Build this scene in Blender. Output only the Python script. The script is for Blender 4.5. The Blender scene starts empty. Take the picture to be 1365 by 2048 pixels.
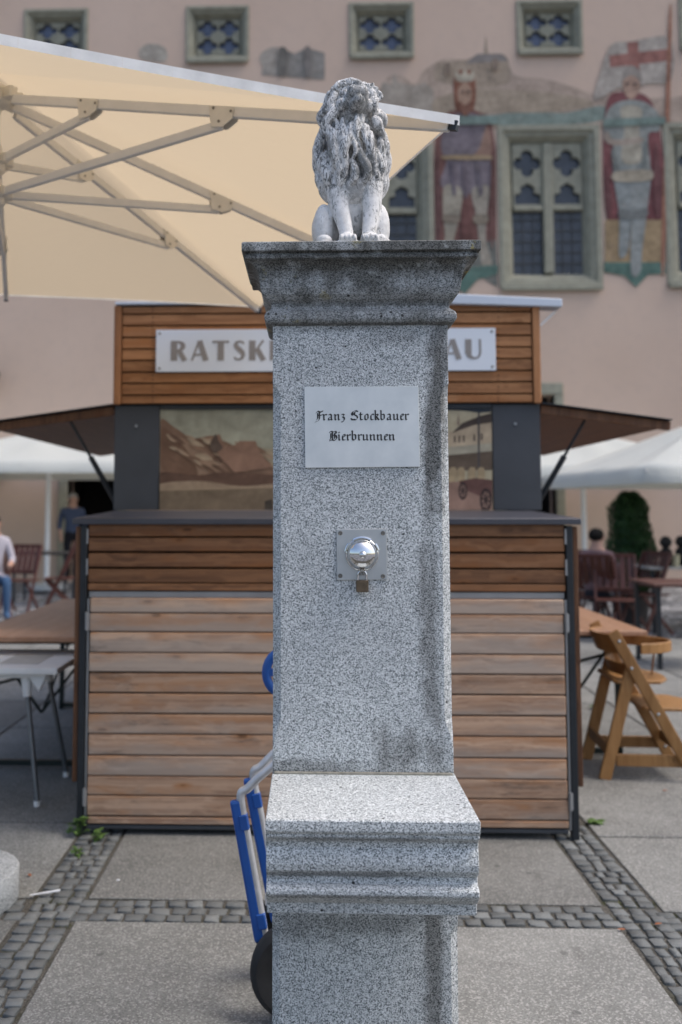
import bpy, bmesh, math, random
from mathutils import Vector, Matrix, noise
from math import pi, sin, cos, radians, sqrt

R_ = random.Random(7)
scene = bpy.context.scene
C = scene.collection

# ------------------------------------------------------------------ camera, sky, sun, exposure
FPX, PITCH, YAW = 1970.5, .078653, -.03355      # focal length in photo pixels, up-tilt, turn
XPP, YPP, EYE = 554.3, 863.6, 1.42              # optical centre in photo pixels, eye height
cam_d = bpy.data.cameras.new('camera')
cam = bpy.data.objects.new('camera', cam_d); C.objects.link(cam)
cam.location = (0, 0, EYE)
cam.rotation_euler = (pi/2 + PITCH, 0, -YAW)
cam_d.sensor_fit = 'AUTO'; cam_d.sensor_width = 36
cam_d.lens = FPX/2048*36
cam_d.shift_x = (682.5-XPP)/2048
cam_d.shift_y = -(1024-YPP)/2048
cam_d.clip_start = .05; cam_d.clip_end = 600
cam_d.dof.use_dof = True
cam_d.dof.focus_distance = 2.24
cam_d.dof.aperture_fstop = 2.7
scene.camera = cam

world = bpy.data.worlds.new('World'); scene.world = world
world.use_nodes = True
wn, wl = world.node_tree.nodes, world.node_tree.links
SUN_EL, SUN_ROT = radians(60), radians(100)
sky = wn.new('ShaderNodeTexSky'); sky.sky_type = 'NISHITA'; sky.sun_disc = False
sky.sun_elevation = SUN_EL; sky.sun_rotation = SUN_ROT
sky.air_density = 1.0; sky.dust_density = 4.0; sky.ozone_density = 1.1
bg = wn['Background']; wl.new(sky.outputs[0], bg.inputs[0]); bg.inputs[1].default_value = .15
sd = bpy.data.lights.new('sun', 'SUN'); sd.energy = .65; sd.angle = radians(16); sd.color = (1, .97, .92)
so = bpy.data.objects.new('sun', sd); C.objects.link(so)
sun_dir = Vector((sin(SUN_ROT)*cos(SUN_EL), cos(SUN_ROT)*cos(SUN_EL), sin(SUN_EL)))   # towards the sun
so.rotation_euler = sun_dir.to_track_quat('Z', 'Y').to_euler(); so.location = (0, -4, 12)
vs = scene.view_settings
vs.view_transform = 'Standard'; vs.look = 'None'; vs.gamma = 1; vs.use_curve_mapping = False
vs.exposure = .66
scene.cycles.max_bounces = 8

# ------------------------------------------------------------------ measuring
cp, sp_, cy_, sy_ = cos(PITCH), sin(PITCH), cos(YAW), sin(YAW)
RV = Vector((cy_, -sy_, 0)); FV = Vector((sy_*cp, cy_*cp, sp_)); UV = RV.cross(FV)
def ray(px, py): return FV + RV*((px-XPP)/FPX) - UV*((py-YPP)/FPX)
def W(px, py, Y):
    r = ray(px, py); return r*(Y/r.y) + Vector((0, 0, EYE))
def G(px, py, z=0.0):
    r = ray(px, py); return r*((z-EYE)/r.z) + Vector((0, 0, EYE))

# ------------------------------------------------------------------ materials
MATS = {}
class NT:
    def __init__(s, name):
        s.m = bpy.data.materials.new(name); s.m.use_nodes = True
        s.n, s.l = s.m.node_tree.nodes, s.m.node_tree.links
        s.b = s.n['Principled BSDF']; s.out = s.n['Material Output']
    def new(s, t, **kw):
        n = s.n.new('ShaderNode'+t)
        for k, v in kw.items(): setattr(n, k, v)
        return n
    def put(s, sock, v):
        if isinstance(v, (int, float)): sock.default_value = v
        elif isinstance(v, tuple): sock.default_value = v if len(v) == len(sock.default_value) else (*v, 1)
        else: s.l.new(v, sock)
    def coord(s, scale=(1, 1, 1), rnd=0, offset=None):
        tc = s.new('TexCoord'); mp = s.new('Mapping')
        s.l.new(tc.outputs['Object'], mp.inputs['Vector']); mp.inputs['Scale'].default_value = scale
        if rnd:
            oi = s.new('ObjectInfo'); mm = s.math('MULTIPLY', oi.outputs['Random'], rnd)
            s.l.new(mm, mp.inputs['Location'])
        return mp.outputs[0]
    def rand(s): return s.new('ObjectInfo').outputs['Random']
    def noise(s, vec, scale, detail=4, rough=.55, dist=0.0):
        n = s.new('TexNoise'); s.l.new(vec, n.inputs['Vector'])
        n.inputs['Scale'].default_value = scale; n.inputs['Detail'].default_value = detail
        n.inputs['Roughness'].default_value = rough; n.inputs['Distortion'].default_value = dist
        return n.outputs['Fac']
    def voro(s, vec, scale, out='Distance', feature='F1'):
        n = s.new('TexVoronoi'); s.l.new(vec, n.inputs['Vector']); n.inputs['Scale'].default_value = scale; n.feature = feature
        return n.outputs[out]
    def math(s, op, a, b=0.0, c=0.0, clamp=False):
        n = s.new('Math', operation=op); n.use_clamp = clamp
        for i, v in enumerate((a, b, c)): s.put(n.inputs[i], v)
        return n.outputs[0]
    def ramp(s, fac, stops, interp='LINEAR'):
        n = s.new('ValToRGB'); s.l.new(fac, n.inputs[0]); r = n.color_ramp; r.interpolation = interp
        while len(r.elements) < len(stops): r.elements.new(.5)
        for e, (p, c) in zip(r.elements, stops):
            e.position = p; e.color = (c, c, c, 1) if isinstance(c, (int, float)) else (*c, 1)
        return n.outputs[0]
    def mix(s, f, a, b, mode='MIX'):
        n = s.new('Mix', data_type='RGBA', blend_type=mode)
        s.put(n.inputs[0], f); s.put(n.inputs[6], a); s.put(n.inputs[7], b)
        return n.outputs[2]
    def sep(s, vec, ax):
        n = s.new('SeparateXYZ'); s.l.new(vec, n.inputs[0]); return n.outputs[ax]
    def bump(s, h, strength=.3, dist=.002):
        n = s.new('Bump'); s.l.new(h, n.inputs['Height']); n.inputs['Strength'].default_value = strength
        n.inputs['Distance'].default_value = dist; s.l.new(n.outputs[0], s.b.inputs['Normal'])
    def fin(s, col, rough=.6, metal=0.0, spec=None):
        s.put(s.b.inputs['Base Color'], col); s.put(s.b.inputs['Roughness'], rough); s.put(s.b.inputs['Metallic'], metal)
        if spec is not None: s.put(s.b.inputs['Specular IOR Level'], spec)
        return s.m

def plain(name, col, rough=.55, metal=0.0, var=.12, scale=14, spec=None):
    t = NT(name); v = t.coord(rnd=9)
    n = t.noise(v, scale, 5)
    c = t.mix(t.ramp(n, [(.3, 0.0), (.7, 1.0)]), tuple(x*(1-var) for x in col), tuple(min(1, x*(1+var)) for x in col))
    return t.fin(c, rough, metal, spec)

def granite(name, stain_band_boxes, light=1.0, lichen=False, dark=0.0):
    """speckled granite; stains and dark bands are masks of fixed place and shape: (x, z, half-width, half-height, weight)"""
    t = NT(name); v = t.coord()
    cell = t.voro(v, 480, 'Color'); k = t.sep(cell, 0)
    fine = t.noise(v, 300, 3, .7)
    k2 = t.math('ADD', t.math('MULTIPLY', k, .62), t.math('MULTIPLY', fine, .5))
    L = light
    col = t.ramp(k2, [(.20, (.035*L, .043*L, .045*L)), (.34, (.145*L, .163*L, .165*L)), (.48, (.39*L, .418*L, .415*L)), (.64, (.59*L, .615*L, .61*L)), (.85, (.79*L, .805*L, .80*L))])
    big = t.noise(v, 3.1, 5, .6)
    col = t.mix(t.ramp(big, [(.35, 0.0), (.7, .30)]), col, (.20, .215, .23))
    # sparse black mica pits
    pit = t.voro(v, 42); pc = t.sep(t.voro(v, 42, 'Color'), 1)
    pm = t.math('MULTIPLY', t.math('LESS_THAN', pit, .15), t.math('GREATER_THAN', pc, .80))
    col = t.mix(pm, col, (.02, .021, .022))
    x, z = t.sep(v, 0), t.sep(v, 2)
    mask = None
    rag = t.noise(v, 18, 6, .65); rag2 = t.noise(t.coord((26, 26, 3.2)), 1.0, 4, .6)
    for sx, sz, hw, hh, wgt in stain_band_boxes:
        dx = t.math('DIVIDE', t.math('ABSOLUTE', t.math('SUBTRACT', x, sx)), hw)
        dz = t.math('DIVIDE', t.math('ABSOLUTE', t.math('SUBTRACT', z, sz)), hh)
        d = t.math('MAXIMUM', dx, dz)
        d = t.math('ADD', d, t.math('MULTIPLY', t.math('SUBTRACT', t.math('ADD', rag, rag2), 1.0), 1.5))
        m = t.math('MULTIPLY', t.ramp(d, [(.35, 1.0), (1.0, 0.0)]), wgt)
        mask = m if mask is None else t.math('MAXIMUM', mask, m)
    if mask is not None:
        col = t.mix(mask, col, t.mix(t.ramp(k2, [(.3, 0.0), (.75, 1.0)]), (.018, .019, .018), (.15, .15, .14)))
    if dark:
        g = t.ramp(t.math('ADD', t.math('MULTIPLY', rag, .6), t.math('MULTIPLY', rag2, .4)), [(.34, dark), (.66, 0.0)])
        col = t.mix(g, col, t.mix(t.ramp(k2, [(.3, 0.0), (.75, 1.0)]), (.022, .023, .02), (.14, .14, .125)))
    if lichen:
        lv = t.noise(v, 21, 5, .7); lp = t.noise(v, 5, 2)
        lm = t.math('MULTIPLY', t.ramp(lv, [(.57, 0.0), (.61, 1.0)]), t.ramp(lp, [(.50, 0.0), (.58, 1.0)]))
        col = t.mix(t.math('MULTIPLY', lm, .8), col, (.33, .27, .045))
        lw = t.ramp(t.noise(v, 33, 4, .6), [(.62, 0.0), (.68, .5)])
        col = t.mix(lw, col, (.45, .47, .45))
    t.bump(t.math('ADD', t.math('MULTIPLY', k2, .5), fine), .35, .0012)
    return t.fin(col, .62, 0, .35)

def wood(name, light, dark, streak, grey=None, greyamt=0.0, axis='x', rough=.55, wscale=1.0):
    t = NT(name)
    sc = {'x': (1.3, 1, 1), 'z': (1, 1, 1.3), 'y': (1, 1.3, 1)}[axis]
    lo = {'x': (1.1, 24, 24), 'z': (24, 24, 1.1), 'y': (24, 1.1, 24)}[axis]
    lo2 = {'x': (2.6, 95, 95), 'z': (95, 95, 2.6), 'y': (95, 2.6, 95)}[axis]
    kn = {'x': (4.6, 0, 13), 'z': (13, 0, 4.6), 'y': (13, 4.6, 0)}[axis]
    vb = t.coord(sc, rnd=37)
    warp = t.noise(vb, 3.2, 3)
    def wv(scale):
        v = t.coord(scale, rnd=37)
        a = t.new('VectorMath', operation='ADD'); t.l.new(v, a.inputs[0])
        cmb = t.new('CombineXYZ'); w2 = t.math('MULTIPLY', warp, 2.2)
        for i in range(3): t.l.new(w2, cmb.inputs[i])
        t.l.new(cmb.outputs[0], a.inputs[1]); return a.outputs[0]
    g1 = t.noise(wv(lo), wscale, 5, .6, .4); g2 = t.noise(wv(lo2), wscale, 3, .7)
    f = t.math('ADD', t.math('MULTIPLY', g1, .65), t.math('MULTIPLY', g2, .4))
    col = t.mix(t.ramp(f, [(.42, 0.0), (.62, 1.0)]), dark, light)
    st = t.ramp(t.noise(wv(lo), .55*wscale, 3, .5), [(.52, 0.0), (.72, .8)])
    col = t.mix(st, col, streak)
    # knots
    kv = t.coord(kn, rnd=37)
    kd = t.voro(kv, 1.0); kc = t.sep(t.voro(kv, 1.0, 'Color'), 0)
    on = t.math('GREATER_THAN', kc, .38)
    core = t.math('MULTIPLY', t.ramp(kd, [(.07, 1.0), (.12, 0.0)]), on)
    halo = t.math('MULTIPLY', t.ramp(kd, [(.10, .7), (.27, 0.0)]), on)
    col = t.mix(halo, col, streak)
    col = t.mix(core, col, tuple(x*.45 for x in streak))
    if grey:
        gz = t.sep(t.coord((1, 1, 1)), 2)
        gm = t.math('ADD', t.math('ADD', t.noise(t.coord((2.2, 9, 9), rnd=37), 1.0, 5, .65), t.math('MULTIPLY', gz, -4.2)), t.math('MULTIPLY', t.math('SUBTRACT', t.rand(), .5), .35))
        ou = t.math('MULTIPLY', t.ramp(t.math('ADD', t.noise(t.coord((3, 26, 26), rnd=44), 1.0, 4, .6), t.math('MULTIPLY', gz, 3.2)), [(.58, 0.0), (.78, .6)]), 1.0)
        col = t.mix(ou, col, streak)
        col = t.mix(t.math('MULTIPLY', t.ramp(gm, [(.38, 0.0), (.68, 1.0)]), greyamt), col, t.mix(f, tuple(x*.72 for x in grey), tuple(x*1.2 for x in grey)))
        bl = t.ramp(t.noise(t.coord((3, 16, 16), rnd=51), 1.0, 6, .7), [(.58, 0.0), (.72, .75)])
        col = t.mix(bl, col, (.07, .062, .056))
    tint = t.math('ADD', t.math('MULTIPLY', t.rand(), .34), .82)
    cmb = t.new('CombineXYZ')
    for i in range(3): t.l.new(tint, cmb.inputs[i])
    col = t.mix(1.0, col, cmb.outputs[0], 'MULTIPLY')
    t.bump(f, .25, .002)
    return t.fin(col, rough, 0, .3)

def make_materials():
    M = MATS
    M['granite_shelf'] = granite('granite_shelf', [], 1.08)
    M['plaque'] = NT('brushed_steel')
    t = M['plaque']; v = t.coord((3, 1, 220)); n = t.noise(v, 1, 3); cl = t.noise(t.coord(), 14, 4)
    M['plaque'] = t.fin(t.mix(t.ramp(cl, [(.3, 0.0), (.7, 1.0)]), (.60, .63, .63), (.72, .74, .73)), t.math('ADD', t.math('MULTIPLY', n, .12), .36), .35)
    M['steel'] = plain('satin_steel', (.50, .52, .53), .38, .85, .08)
    M['chrome'] = plain('polished_steel', (.74, .74, .73), .10, 1.0, .03)
    M['brass_dark'] = plain('tarnished_brass', (.14, .105, .07), .5, .7, .25, 90)
    M['engraving'] = plain('engraved_black', (.012, .012, .013), .6)
    M['screw'] = plain('screw_steel', (.22, .21, .19), .45, .8)
    # paving
    t = NT('concrete_slab'); v = t.coord(rnd=20)
    a = t.noise(v, 2.4, 6, .62); b = t.noise(v, 130, 4, .7); c = t.voro(v, 190, 'Color'); k = t.sep(c, 0); n9 = t.noise(v, 9, 5, .6)
    col = t.mix(t.ramp(a, [(.3, 0.0), (.72, 1.0)]), (.165, .168, .157), (.268, .271, .255))
    col = t.mix(t.ramp(n9, [(.52, 0.0), (.75, .45)]), col, (.135, .132, .127))
    sp = t.ramp(t.noise(v, 5.5, 6, .72, .6), [(.60, 0.0), (.66, .38)]); col = t.mix(sp, col, (.10, .096, .09))
    sw = t.ramp(t.noise(v, 4.1, 5, .7, .4), [(.60, 0.0), (.70, .35)]); col = t.mix(sw, col, (.33, .325, .31))
    col = t.mix(t.ramp(b, [(.40, .55), (.52, 0.0)]), col, (.08, .078, .074))
    col = t.mix(t.math('MULTIPLY', t.math('GREATER_THAN', k, .80), .5), col, (.44, .43, .41))
    gd = t.voro(v, 6.5); gc = t.sep(t.voro(v, 6.5, 'Color'), 2)
    gum = t.math('MULTIPLY', t.ramp(t.math('ADD', gd, t.math('MULTIPLY', n9, .06)), [(.10, .55), (.13, 0.0)]), t.math('GREATER_THAN', gc, .84))
    col = t.mix(gum, col, (.07, .07, .068))
    tint = t.math('ADD', t.math('MULTIPLY', t.rand(), .3), .82)
    cmb = t.new('CombineXYZ'); [t.l.new(tint, cmb.inputs[i]) for i in range(3)]
    col = t.mix(1.0, col, cmb.outputs[0], 'MULTIPLY')
    t.bump(b, .5, .002); M['slab'] = t.fin(col, .85, 0, .25)
    t = NT('basalt_cobble'); v = t.coord(rnd=30)
    a = t.noise(v, 30, 5, .65); tint = t.math('ADD', t.math('MULTIPLY', t.rand(), .45), .72)
    col = t.mix(t.ramp(a, [(.3, 0.0), (.7, 1.0)]), (.105, .113, .112), (.22, .232, .228))
    cmb = t.new('CombineXYZ'); [t.l.new(tint, cmb.inputs[i]) for i in range(3)]
    col = t.mix(1.0, col, cmb.outputs[0], 'MULTIPLY')
    t.bump(a, .5, .004); M['cobble'] = t.fin(col, .7, 0, .35)
    t = NT('joint_sand'); v = t.coord(); a = t.noise(v, 140, 4, .7); b = t.noise(v, 6, 4)
    col = t.mix(t.ramp(a, [(.42, 0.0), (.66, 1.0)]), (.05, .047, .041), (.20, .19, .17))
    col = t.mix(t.ramp(b, [(.5, 0.0), (.7, .6)]), col, (.04, .045, .022))
    t.bump(a, .8, .004); M['sand'] = t.fin(col, .95, 0, .1)
    t = NT('old_square_cobbles'); v = t.coord(); k = t.sep(t.voro(v, 7.5, 'Color'), 0); e = t.voro(v, 7.5, 'Distance', 'DISTANCE_TO_EDGE'); a = t.noise(v, .8, 4)
    col = t.ramp(k, [(.0, (.09, .095, .105)), (.5, (.20, .205, .22)), (.8, (.34, .34, .355)), (1, (.5, .5, .51))])
    col = t.mix(t.ramp(e, [(.03, .85), (.09, 0.0)]), col, (.045, .043, .04))
    t.bump(t.ramp(e, [(0.0, 0.0), (.12, 1.0)]), .6, .03); M['square'] = t.fin(col, .7, 0, .3)
    # kiosk
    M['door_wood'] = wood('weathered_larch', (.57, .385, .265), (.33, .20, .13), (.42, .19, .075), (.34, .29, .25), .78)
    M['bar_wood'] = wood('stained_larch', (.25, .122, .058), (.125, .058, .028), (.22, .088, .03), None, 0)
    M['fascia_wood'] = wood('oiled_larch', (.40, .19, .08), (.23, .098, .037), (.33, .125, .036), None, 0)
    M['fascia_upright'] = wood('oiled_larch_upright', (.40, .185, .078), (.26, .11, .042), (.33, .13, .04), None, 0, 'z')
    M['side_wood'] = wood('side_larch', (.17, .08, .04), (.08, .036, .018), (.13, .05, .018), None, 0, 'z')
    M['flap_wood'] = wood('flap_plywood', (.21, .092, .04), (.14, .06, .027), (.19, .08, .03), None, 0, 'y')
    M['dark_panel'] = plain('anthracite_panel', (.047, .052, .060), .62, 0, .14, 5)
    M['dark_steel'] = plain('black_steel_post', (.017, .021, .026), .45, .2, .2)
    M['counter'] = plain('counter_sheet', (.062, .064, .078), .42, .2, .12, 4)
    M['void'] = plain('dark_inside', (.012, .010, .009), .8)
    M['galv'] = plain('galvanised_metal', (.34, .345, .35), .45, .6, .12, 8)
    M['sign_white'] = plain('sign_white', (.72, .76, .80), .4, 0, .03, 3)
    M['letter_grey'] = plain('letter_taupe', (.27, .245, .225), .5, 0, .05)
    M['roof_sheet'] = plain('pale_roof_sheet', (.55, .60, .67), .45, .1, .06, 3)
    # parasol
    def fabric(name, col, trans):
        t = NT(name); v = t.coord(); a = t.noise(v, 2.0, 4); b = t.noise(v, 260, 2)
        c = t.mix(t.ramp(a, [(.3, 0.0), (.7, 1.0)]), tuple(x*.94 for x in col), col)
        t.bump(t.math('ADD', b, t.math('MULTIPLY', t.noise(t.coord((2.2, 7, 2)), 1.6, 4, .6, 1.2), 7.0)), .3, .010)
        t.fin(c, .85, 0, .15)
        tr = t.new('BsdfTranslucent'); t.put(tr.inputs[0], tuple(trans)+(1,))
        mx = t.new('MixShader'); mx.inputs[0].default_value = .55 if name == 'cream_canopy' else .3
        t.l.new(t.b.outputs[0], mx.inputs[1]); t.l.new(tr.outputs[0], mx.inputs[2]); t.l.new(mx.outputs[0], t.out.inputs[0])
        return t.m
    M['canopy'] = fabric('cream_canopy', (.62, .535, .42), (.68, .55, .37))
    M['hem'] = plain('hem_tape', (.80, .79, .76), .8)
    M['white_canopy'] = fabric('white_canopy', (.74, .76, .72), (.66, .66, .54))
    M['rib'] = plain('champagne_aluminium', (.74, .72, .68), .48, .0, .05)
    M['cast'] = plain('cast_joint', (.72, .68, .60), .55, .0, .06)
    # hand truck
    M['blue'] = plain('blue_enamel', (.014, .085, .34), .36, 0, .12, 9)
    M['alu'] = plain('worn_aluminium', (.55, .56, .58), .42, .5, .15, 30)
    M['rubber'] = plain('black_rubber', (.018, .018, .019), .75, 0, .3, 20)
    # furniture
    M['chair_wood'] = wood('beech_chair', (.36, .195, .075), (.26, .13, .045), (.30, .15, .05), None, 0, 'z', .45)
    M['table_wood'] = wood('beer_table_wood', (.42, .245, .155), (.33, .18, .11), (.36, .19, .10), None, 0, 'y', .42)
    M['red_wood'] = plain('red_brown_wood', (.075, .020, .012), .5, 0, .25)
    M['white_plastic'] = plain('white_plastic', (.84, .84, .82), .45, 0, .04)
    M['leg_steel'] = plain('grey_tube', (.20, .21, .22), .4, .7)
    M['green_steel'] = plain('dark_green_steel', (.012, .022, .020), .5, .2)
    M['disc'] = granite('grey_disc_granite', [], .95)
    # town hall
    t = NT('pink_plaster'); v = t.coord(); a = t.noise(v, .35, 5); b = t.noise(v, 6, 5, .65)
    col = t.mix(t.ramp(a, [(.3, 0.0), (.7, 1.0)]), (.54, .41, .325), (.60, .465, .375))
    col = t.mix(t.ramp(b, [(.5, 0.0), (.8, .25)]), col, (.39, .315, .275)); t.bump(b, .3, .01)
    M['plaster'] = t.fin(col, .9, 0, .15)
    M['win_stone'] = plain('greenish_window_stone', (.275, .27, .21), .85, 0, .16, 6)
    M['glass'] = plain('leaded_glass', (.045, .05, .062), .22, 0, .3, 4)
    M['glass_blue'] = plain('blue_leaded_glass', (.085, .105, .165), .25, 0, .3, 4)
    M['lead'] = plain('lead_bars', (.05, .052, .05), .6)
    M['leaf'] = plain('weed_leaf', (.075, .14, .028), .55, 0, .35, 30)
    M['thuja'] = plain('thuja_green', (.024, .07, .017), .6, 0, .55, 9)
    M['moss'] = plain('moss_green', (.075, .085, .022), .9, 0, .4, 60)
    M['terracotta'] = plain('dark_pot', (.05, .04, .035), .7)
    M['bark'] = plain('bark', (.06, .045, .03), .9)
    M['skin'] = plain('skin', (.48, .28, .20), .55, 0, .05)
    M['litter'] = plain('litter_white', (.75, .77, .80), .4)
    M['dead_leaf'] = plain('dead_leaf', (.30, .10, .035), .7, 0, .3)
make_materials()
M = MATS
PAINT = {}
def paint(rgb, var=.22, rough=.85):
    key = tuple(round(x, 3) for x in rgb)
    if key not in PAINT:
        t = NT('paint'); v = t.coord(); a = t.noise(v, 2.5, 6, .7); b = t.noise(v, 14, 4, .65)
        f = t.math('ADD', t.math('MULTIPLY', a, .6), t.math('MULTIPLY', b, .4))
        c = t.mix(t.ramp(f, [(.36, 0.0), (.64, 1.0)]), tuple(x*(1-var) for x in rgb), tuple(min(.9, x*(1+var)) for x in rgb))
        if var > .3:
            w = t.noise(v, 4.5, 7, .75, .8); c = t.mix(t.ramp(w, [(.56, 0.0), (.70, .38)]), c, (.38, .31, .26))
            w2 = t.noise(t.coord((1.6, 1.6, 5)), 1.6, 6, .7); c = t.mix(t.ramp(w2, [(.53, 0.0), (.66, .45)]), c, tuple(x*.55 for x in rgb))
        PAINT[key] = t.fin(c, rough, 0, .15)
    return PAINT[key]
def cloth(rgb): return paint(rgb, .10, .9)

# ------------------------------------------------------------------ mesh helpers
class MB:
    def __init__(s): s.v, s.f, s.mi = [], [], []
    def add(s, vs, fs, mi=0):
        o = len(s.v); s.v += [Vector(v) for v in vs]; s.f += [tuple(i+o for i in f) for f in fs]; s.mi += [mi]*len(fs); return s
    def box(s, x0, x1, y0, y1, z0, z1, mi=0):
        vs = [(x, y, z) for x in (x0, x1) for y in (y0, y1) for z in (z0, z1)]
        return s.add(vs, [(0, 1, 3, 2), (4, 6, 7, 5), (0, 4, 5, 1), (2, 3, 7, 6), (0, 2, 6, 4), (1, 5, 7, 3)], mi)
    def bar(s, a, b, w, h, up=(0, 0, 1), mi=0, w2=None, h2=None):
        a, b = Vector(a), Vector(b); d = (b-a).normalized(); up = Vector(up)
        r = d.cross(up)
        if r.length < 1e-4: r = d.cross(Vector((1, 0, 0)))
        r.normalize(); u = r.cross(d)
        vs = []
        for p, ww, hh in ((a, w, h), (b, w2 or w, h2 or h)):
            vs += [p-r*ww/2-u*hh/2, p+r*ww/2-u*hh/2, p+r*ww/2+u*hh/2, p-r*ww/2+u*hh/2]
        return s.add(vs, [(3, 2, 1, 0), (4, 5, 6, 7), (0, 1, 5, 4), (1, 2, 6, 5), (2, 3, 7, 6), (3, 0, 4, 7)], mi)
    def tube(s, pts, rad, n=10, mi=0):
        pts = [Vector(p) for p in pts]; rad = rad if isinstance(rad, (list, tuple)) else [rad]*len(pts)
        o = len(s.v); prev = None
        for i, p in enumerate(pts):
            d = (pts[min(i+1, len(pts)-1)]-pts[max(i-1, 0)]).normalized()
            if prev is None:
                prev = d.orthogonal().normalized()
            prev = (prev-d*prev.dot(d)).normalized(); q = d.cross(prev)
            for k in range(n):
                a = 2*pi*k/n; s.v.append(p+(prev*cos(a)+q*sin(a))*rad[i])
        for i in range(len(pts)-1):
            for k in range(n):
                s.f.append((o+i*n+k, o+i*n+(k+1) % n, o+(i+1)*n+(k+1) % n, o+(i+1)*n+k)); s.mi.append(mi)
        s.f.append(tuple(o+k for k in reversed(range(n)))); s.mi.append(mi)
        s.f.append(tuple(o+(len(pts)-1)*n+k for k in range(n))); s.mi.append(mi)
        return s
    def lathe(s, prof, n=32, c=(0, 0, 0), axis='z', mi=0):
        o = len(s.v); c = Vector(c)
        for r, h in prof:
            for k in range(n):
                a = 2*pi*k/n
                p = {'z': Vector((r*cos(a), r*sin(a), h)), 'y': Vector((r*cos(a), h, r*sin(a))), 'x': Vector((h, r*cos(a), r*sin(a)))}[axis]
                s.v.append(c+p)
        for i in range(len(prof)-1):
            for k in range(n):
                s.f.append((o+i*n+k, o+i*n+(k+1) % n, o+(i+1)*n+(k+1) % n, o+(i+1)*n+k)); s.mi.append(mi)
        s.f.append(tuple(o+k for k in reversed(range(n)))); s.mi.append(mi)
        s.f.append(tuple(o+(len(prof)-1)*n+k for k in range(n))); s.mi.append(mi)
        return s
    def ell(s, c, r, nu=16, nv=10, rot=None, mi=0):
        o = len(s.v); c = Vector(c)
        def P(x, y, z):
            p = Vector((x*r[0], y*r[1], z*r[2]))
            return c+(rot @ p if rot else p)
        s.v.append(P(0, 0, -1))
        for i in range(1, nv):
            b = -pi/2+pi*i/nv
            for k in range(nu):
                a = 2*pi*k/nu; s.v.append(P(cos(b)*cos(a), cos(b)*sin(a), sin(b)))
        s.v.append(P(0, 0, 1)); last = len(s.v)-1
        for k in range(nu):
            s.f.append((o, o+1+(k+1) % nu, o+1+k)); s.mi.append(mi)
            s.f.append((last, last-nu+k, last-nu+(k+1) % nu)); s.mi.append(mi)
        for i in range(nv-2):
            for k in range(nu):
                a = o+1+i*nu; s.f.append((a+k, a+(k+1) % nu, a+nu+(k+1) % nu, a+nu+k)); s.mi.append(mi)
        return s
    def poly(s, pts, th, mi=0, d=(0, -1, 0)):
        """a flat plate: outline PTS pushed by TH along D"""
        d = Vector(d)*th; n = len(pts); pts = [Vector(p) for p in pts]
        return s.add(pts+[p+d for p in pts], [tuple(range(n)), tuple(reversed(range(n, 2*n)))]+[(i, i+n, (i+1) % n+n, (i+1) % n) for i in range(n)], mi)
    def loops(s, L, cap=True, mi=0):
        o = len(s.v); n = len(L[0])
        for l in L: s.v += [Vector(p) for p in l]
        for i in range(len(L)-1):
            for k in range(n):
                s.f.append((o+i*n+k, o+i*n+(k+1) % n, o+(i+1)*n+(k+1) % n, o+(i+1)*n+k)); s.mi.append(mi)
        if cap:
            s.f.append(tuple(o+k for k in reversed(range(n)))); s.f.append(tuple(o+(len(L)-1)*n+k for k in range(n))); s.mi += [mi, mi]
        return s
    def mesh(s, name, mats, bevel=0, smooth=False, segs=1, origin=(0, 0, 0)):
        me = bpy.data.meshes.new(name); o = Vector(origin)
        me.from_pydata([v-o for v in s.v], [], s.f)
        for m in (mats if isinstance(mats, (list, tuple)) else [mats]): me.materials.append(m)
        me.polygons.foreach_set('material_index', s.mi)
        bm = bmesh.new(); bm.from_mesh(me)
        bmesh.ops.recalc_face_normals(bm, faces=bm.faces)
        if bevel:
            ed = [e for e in bm.edges if len(e.link_faces) == 2 and e.calc_face_angle(0) > .6]
            bmesh.ops.bevel(bm, geom=ed, offset=bevel, segments=segs, affect='EDGES', profile=.6, clamp_overlap=True)
        if smooth:
            for f in bm.faces: f.smooth = True
            if smooth != 'all':
                for e in bm.edges:
                    if len(e.link_faces) == 2 and e.calc_face_angle(0) > .7: e.smooth = False
        bm.to_mesh(me); bm.free()
        return me

def wloc(o):
    v = Vector((0, 0, 0))
    while o is not None: v += o.location; o = o.parent
    return v
def link(name, me, parent=None, loc=(0, 0, 0), **props):
    o = bpy.data.objects.new(name, me); C.objects.link(o); o.location = loc
    if parent is not None: o.parent = parent
    for k, v in props.items(): o[k] = v
    return o
def part(name, mb, mat, parent, bevel=0, smooth=False, segs=1, centre=True, **props):
    """MB in world coordinates -> a mesh object below PARENT, its origin at its own middle"""
    base = wloc(parent) if parent is not None else Vector((0, 0, 0))
    if centre:
        xs = [v.x for v in mb.v]; ys = [v.y for v in mb.v]; zs = [v.z for v in mb.v]
        o = Vector(((min(xs)+max(xs))/2, (min(ys)+max(ys))/2, (min(zs)+max(zs))/2))
    else: o = base
    me = mb.mesh(name, mat, bevel, smooth, segs, o)
    return link(name, me, parent, o-base, **props)
def lpart(name, mb, mat, parent, bevel=0, smooth=False, segs=1, **props):
    return link(name, mb.mesh(name, mat, bevel, smooth, segs), parent, **props)
def thing(name, label, cat, loc, group=None, rotz=0):
    o = bpy.data.objects.new(name, None); C.objects.link(o); o.location = loc; o.rotation_euler = (0, 0, rotz)
    o.empty_display_size = .1
    o['label'] = label; o['category'] = cat
    if group: o['group'] = group
    return o
def tag(o, label, cat, group=None):
    o['label'] = label; o['category'] = cat
    if group: o['group'] = group
    return o
def copy_tree(o, parent=None):
    c = o.copy(); C.objects.link(c); c.parent = parent
    for ch in list(o.children): copy_tree(ch, c)
    return c
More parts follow.
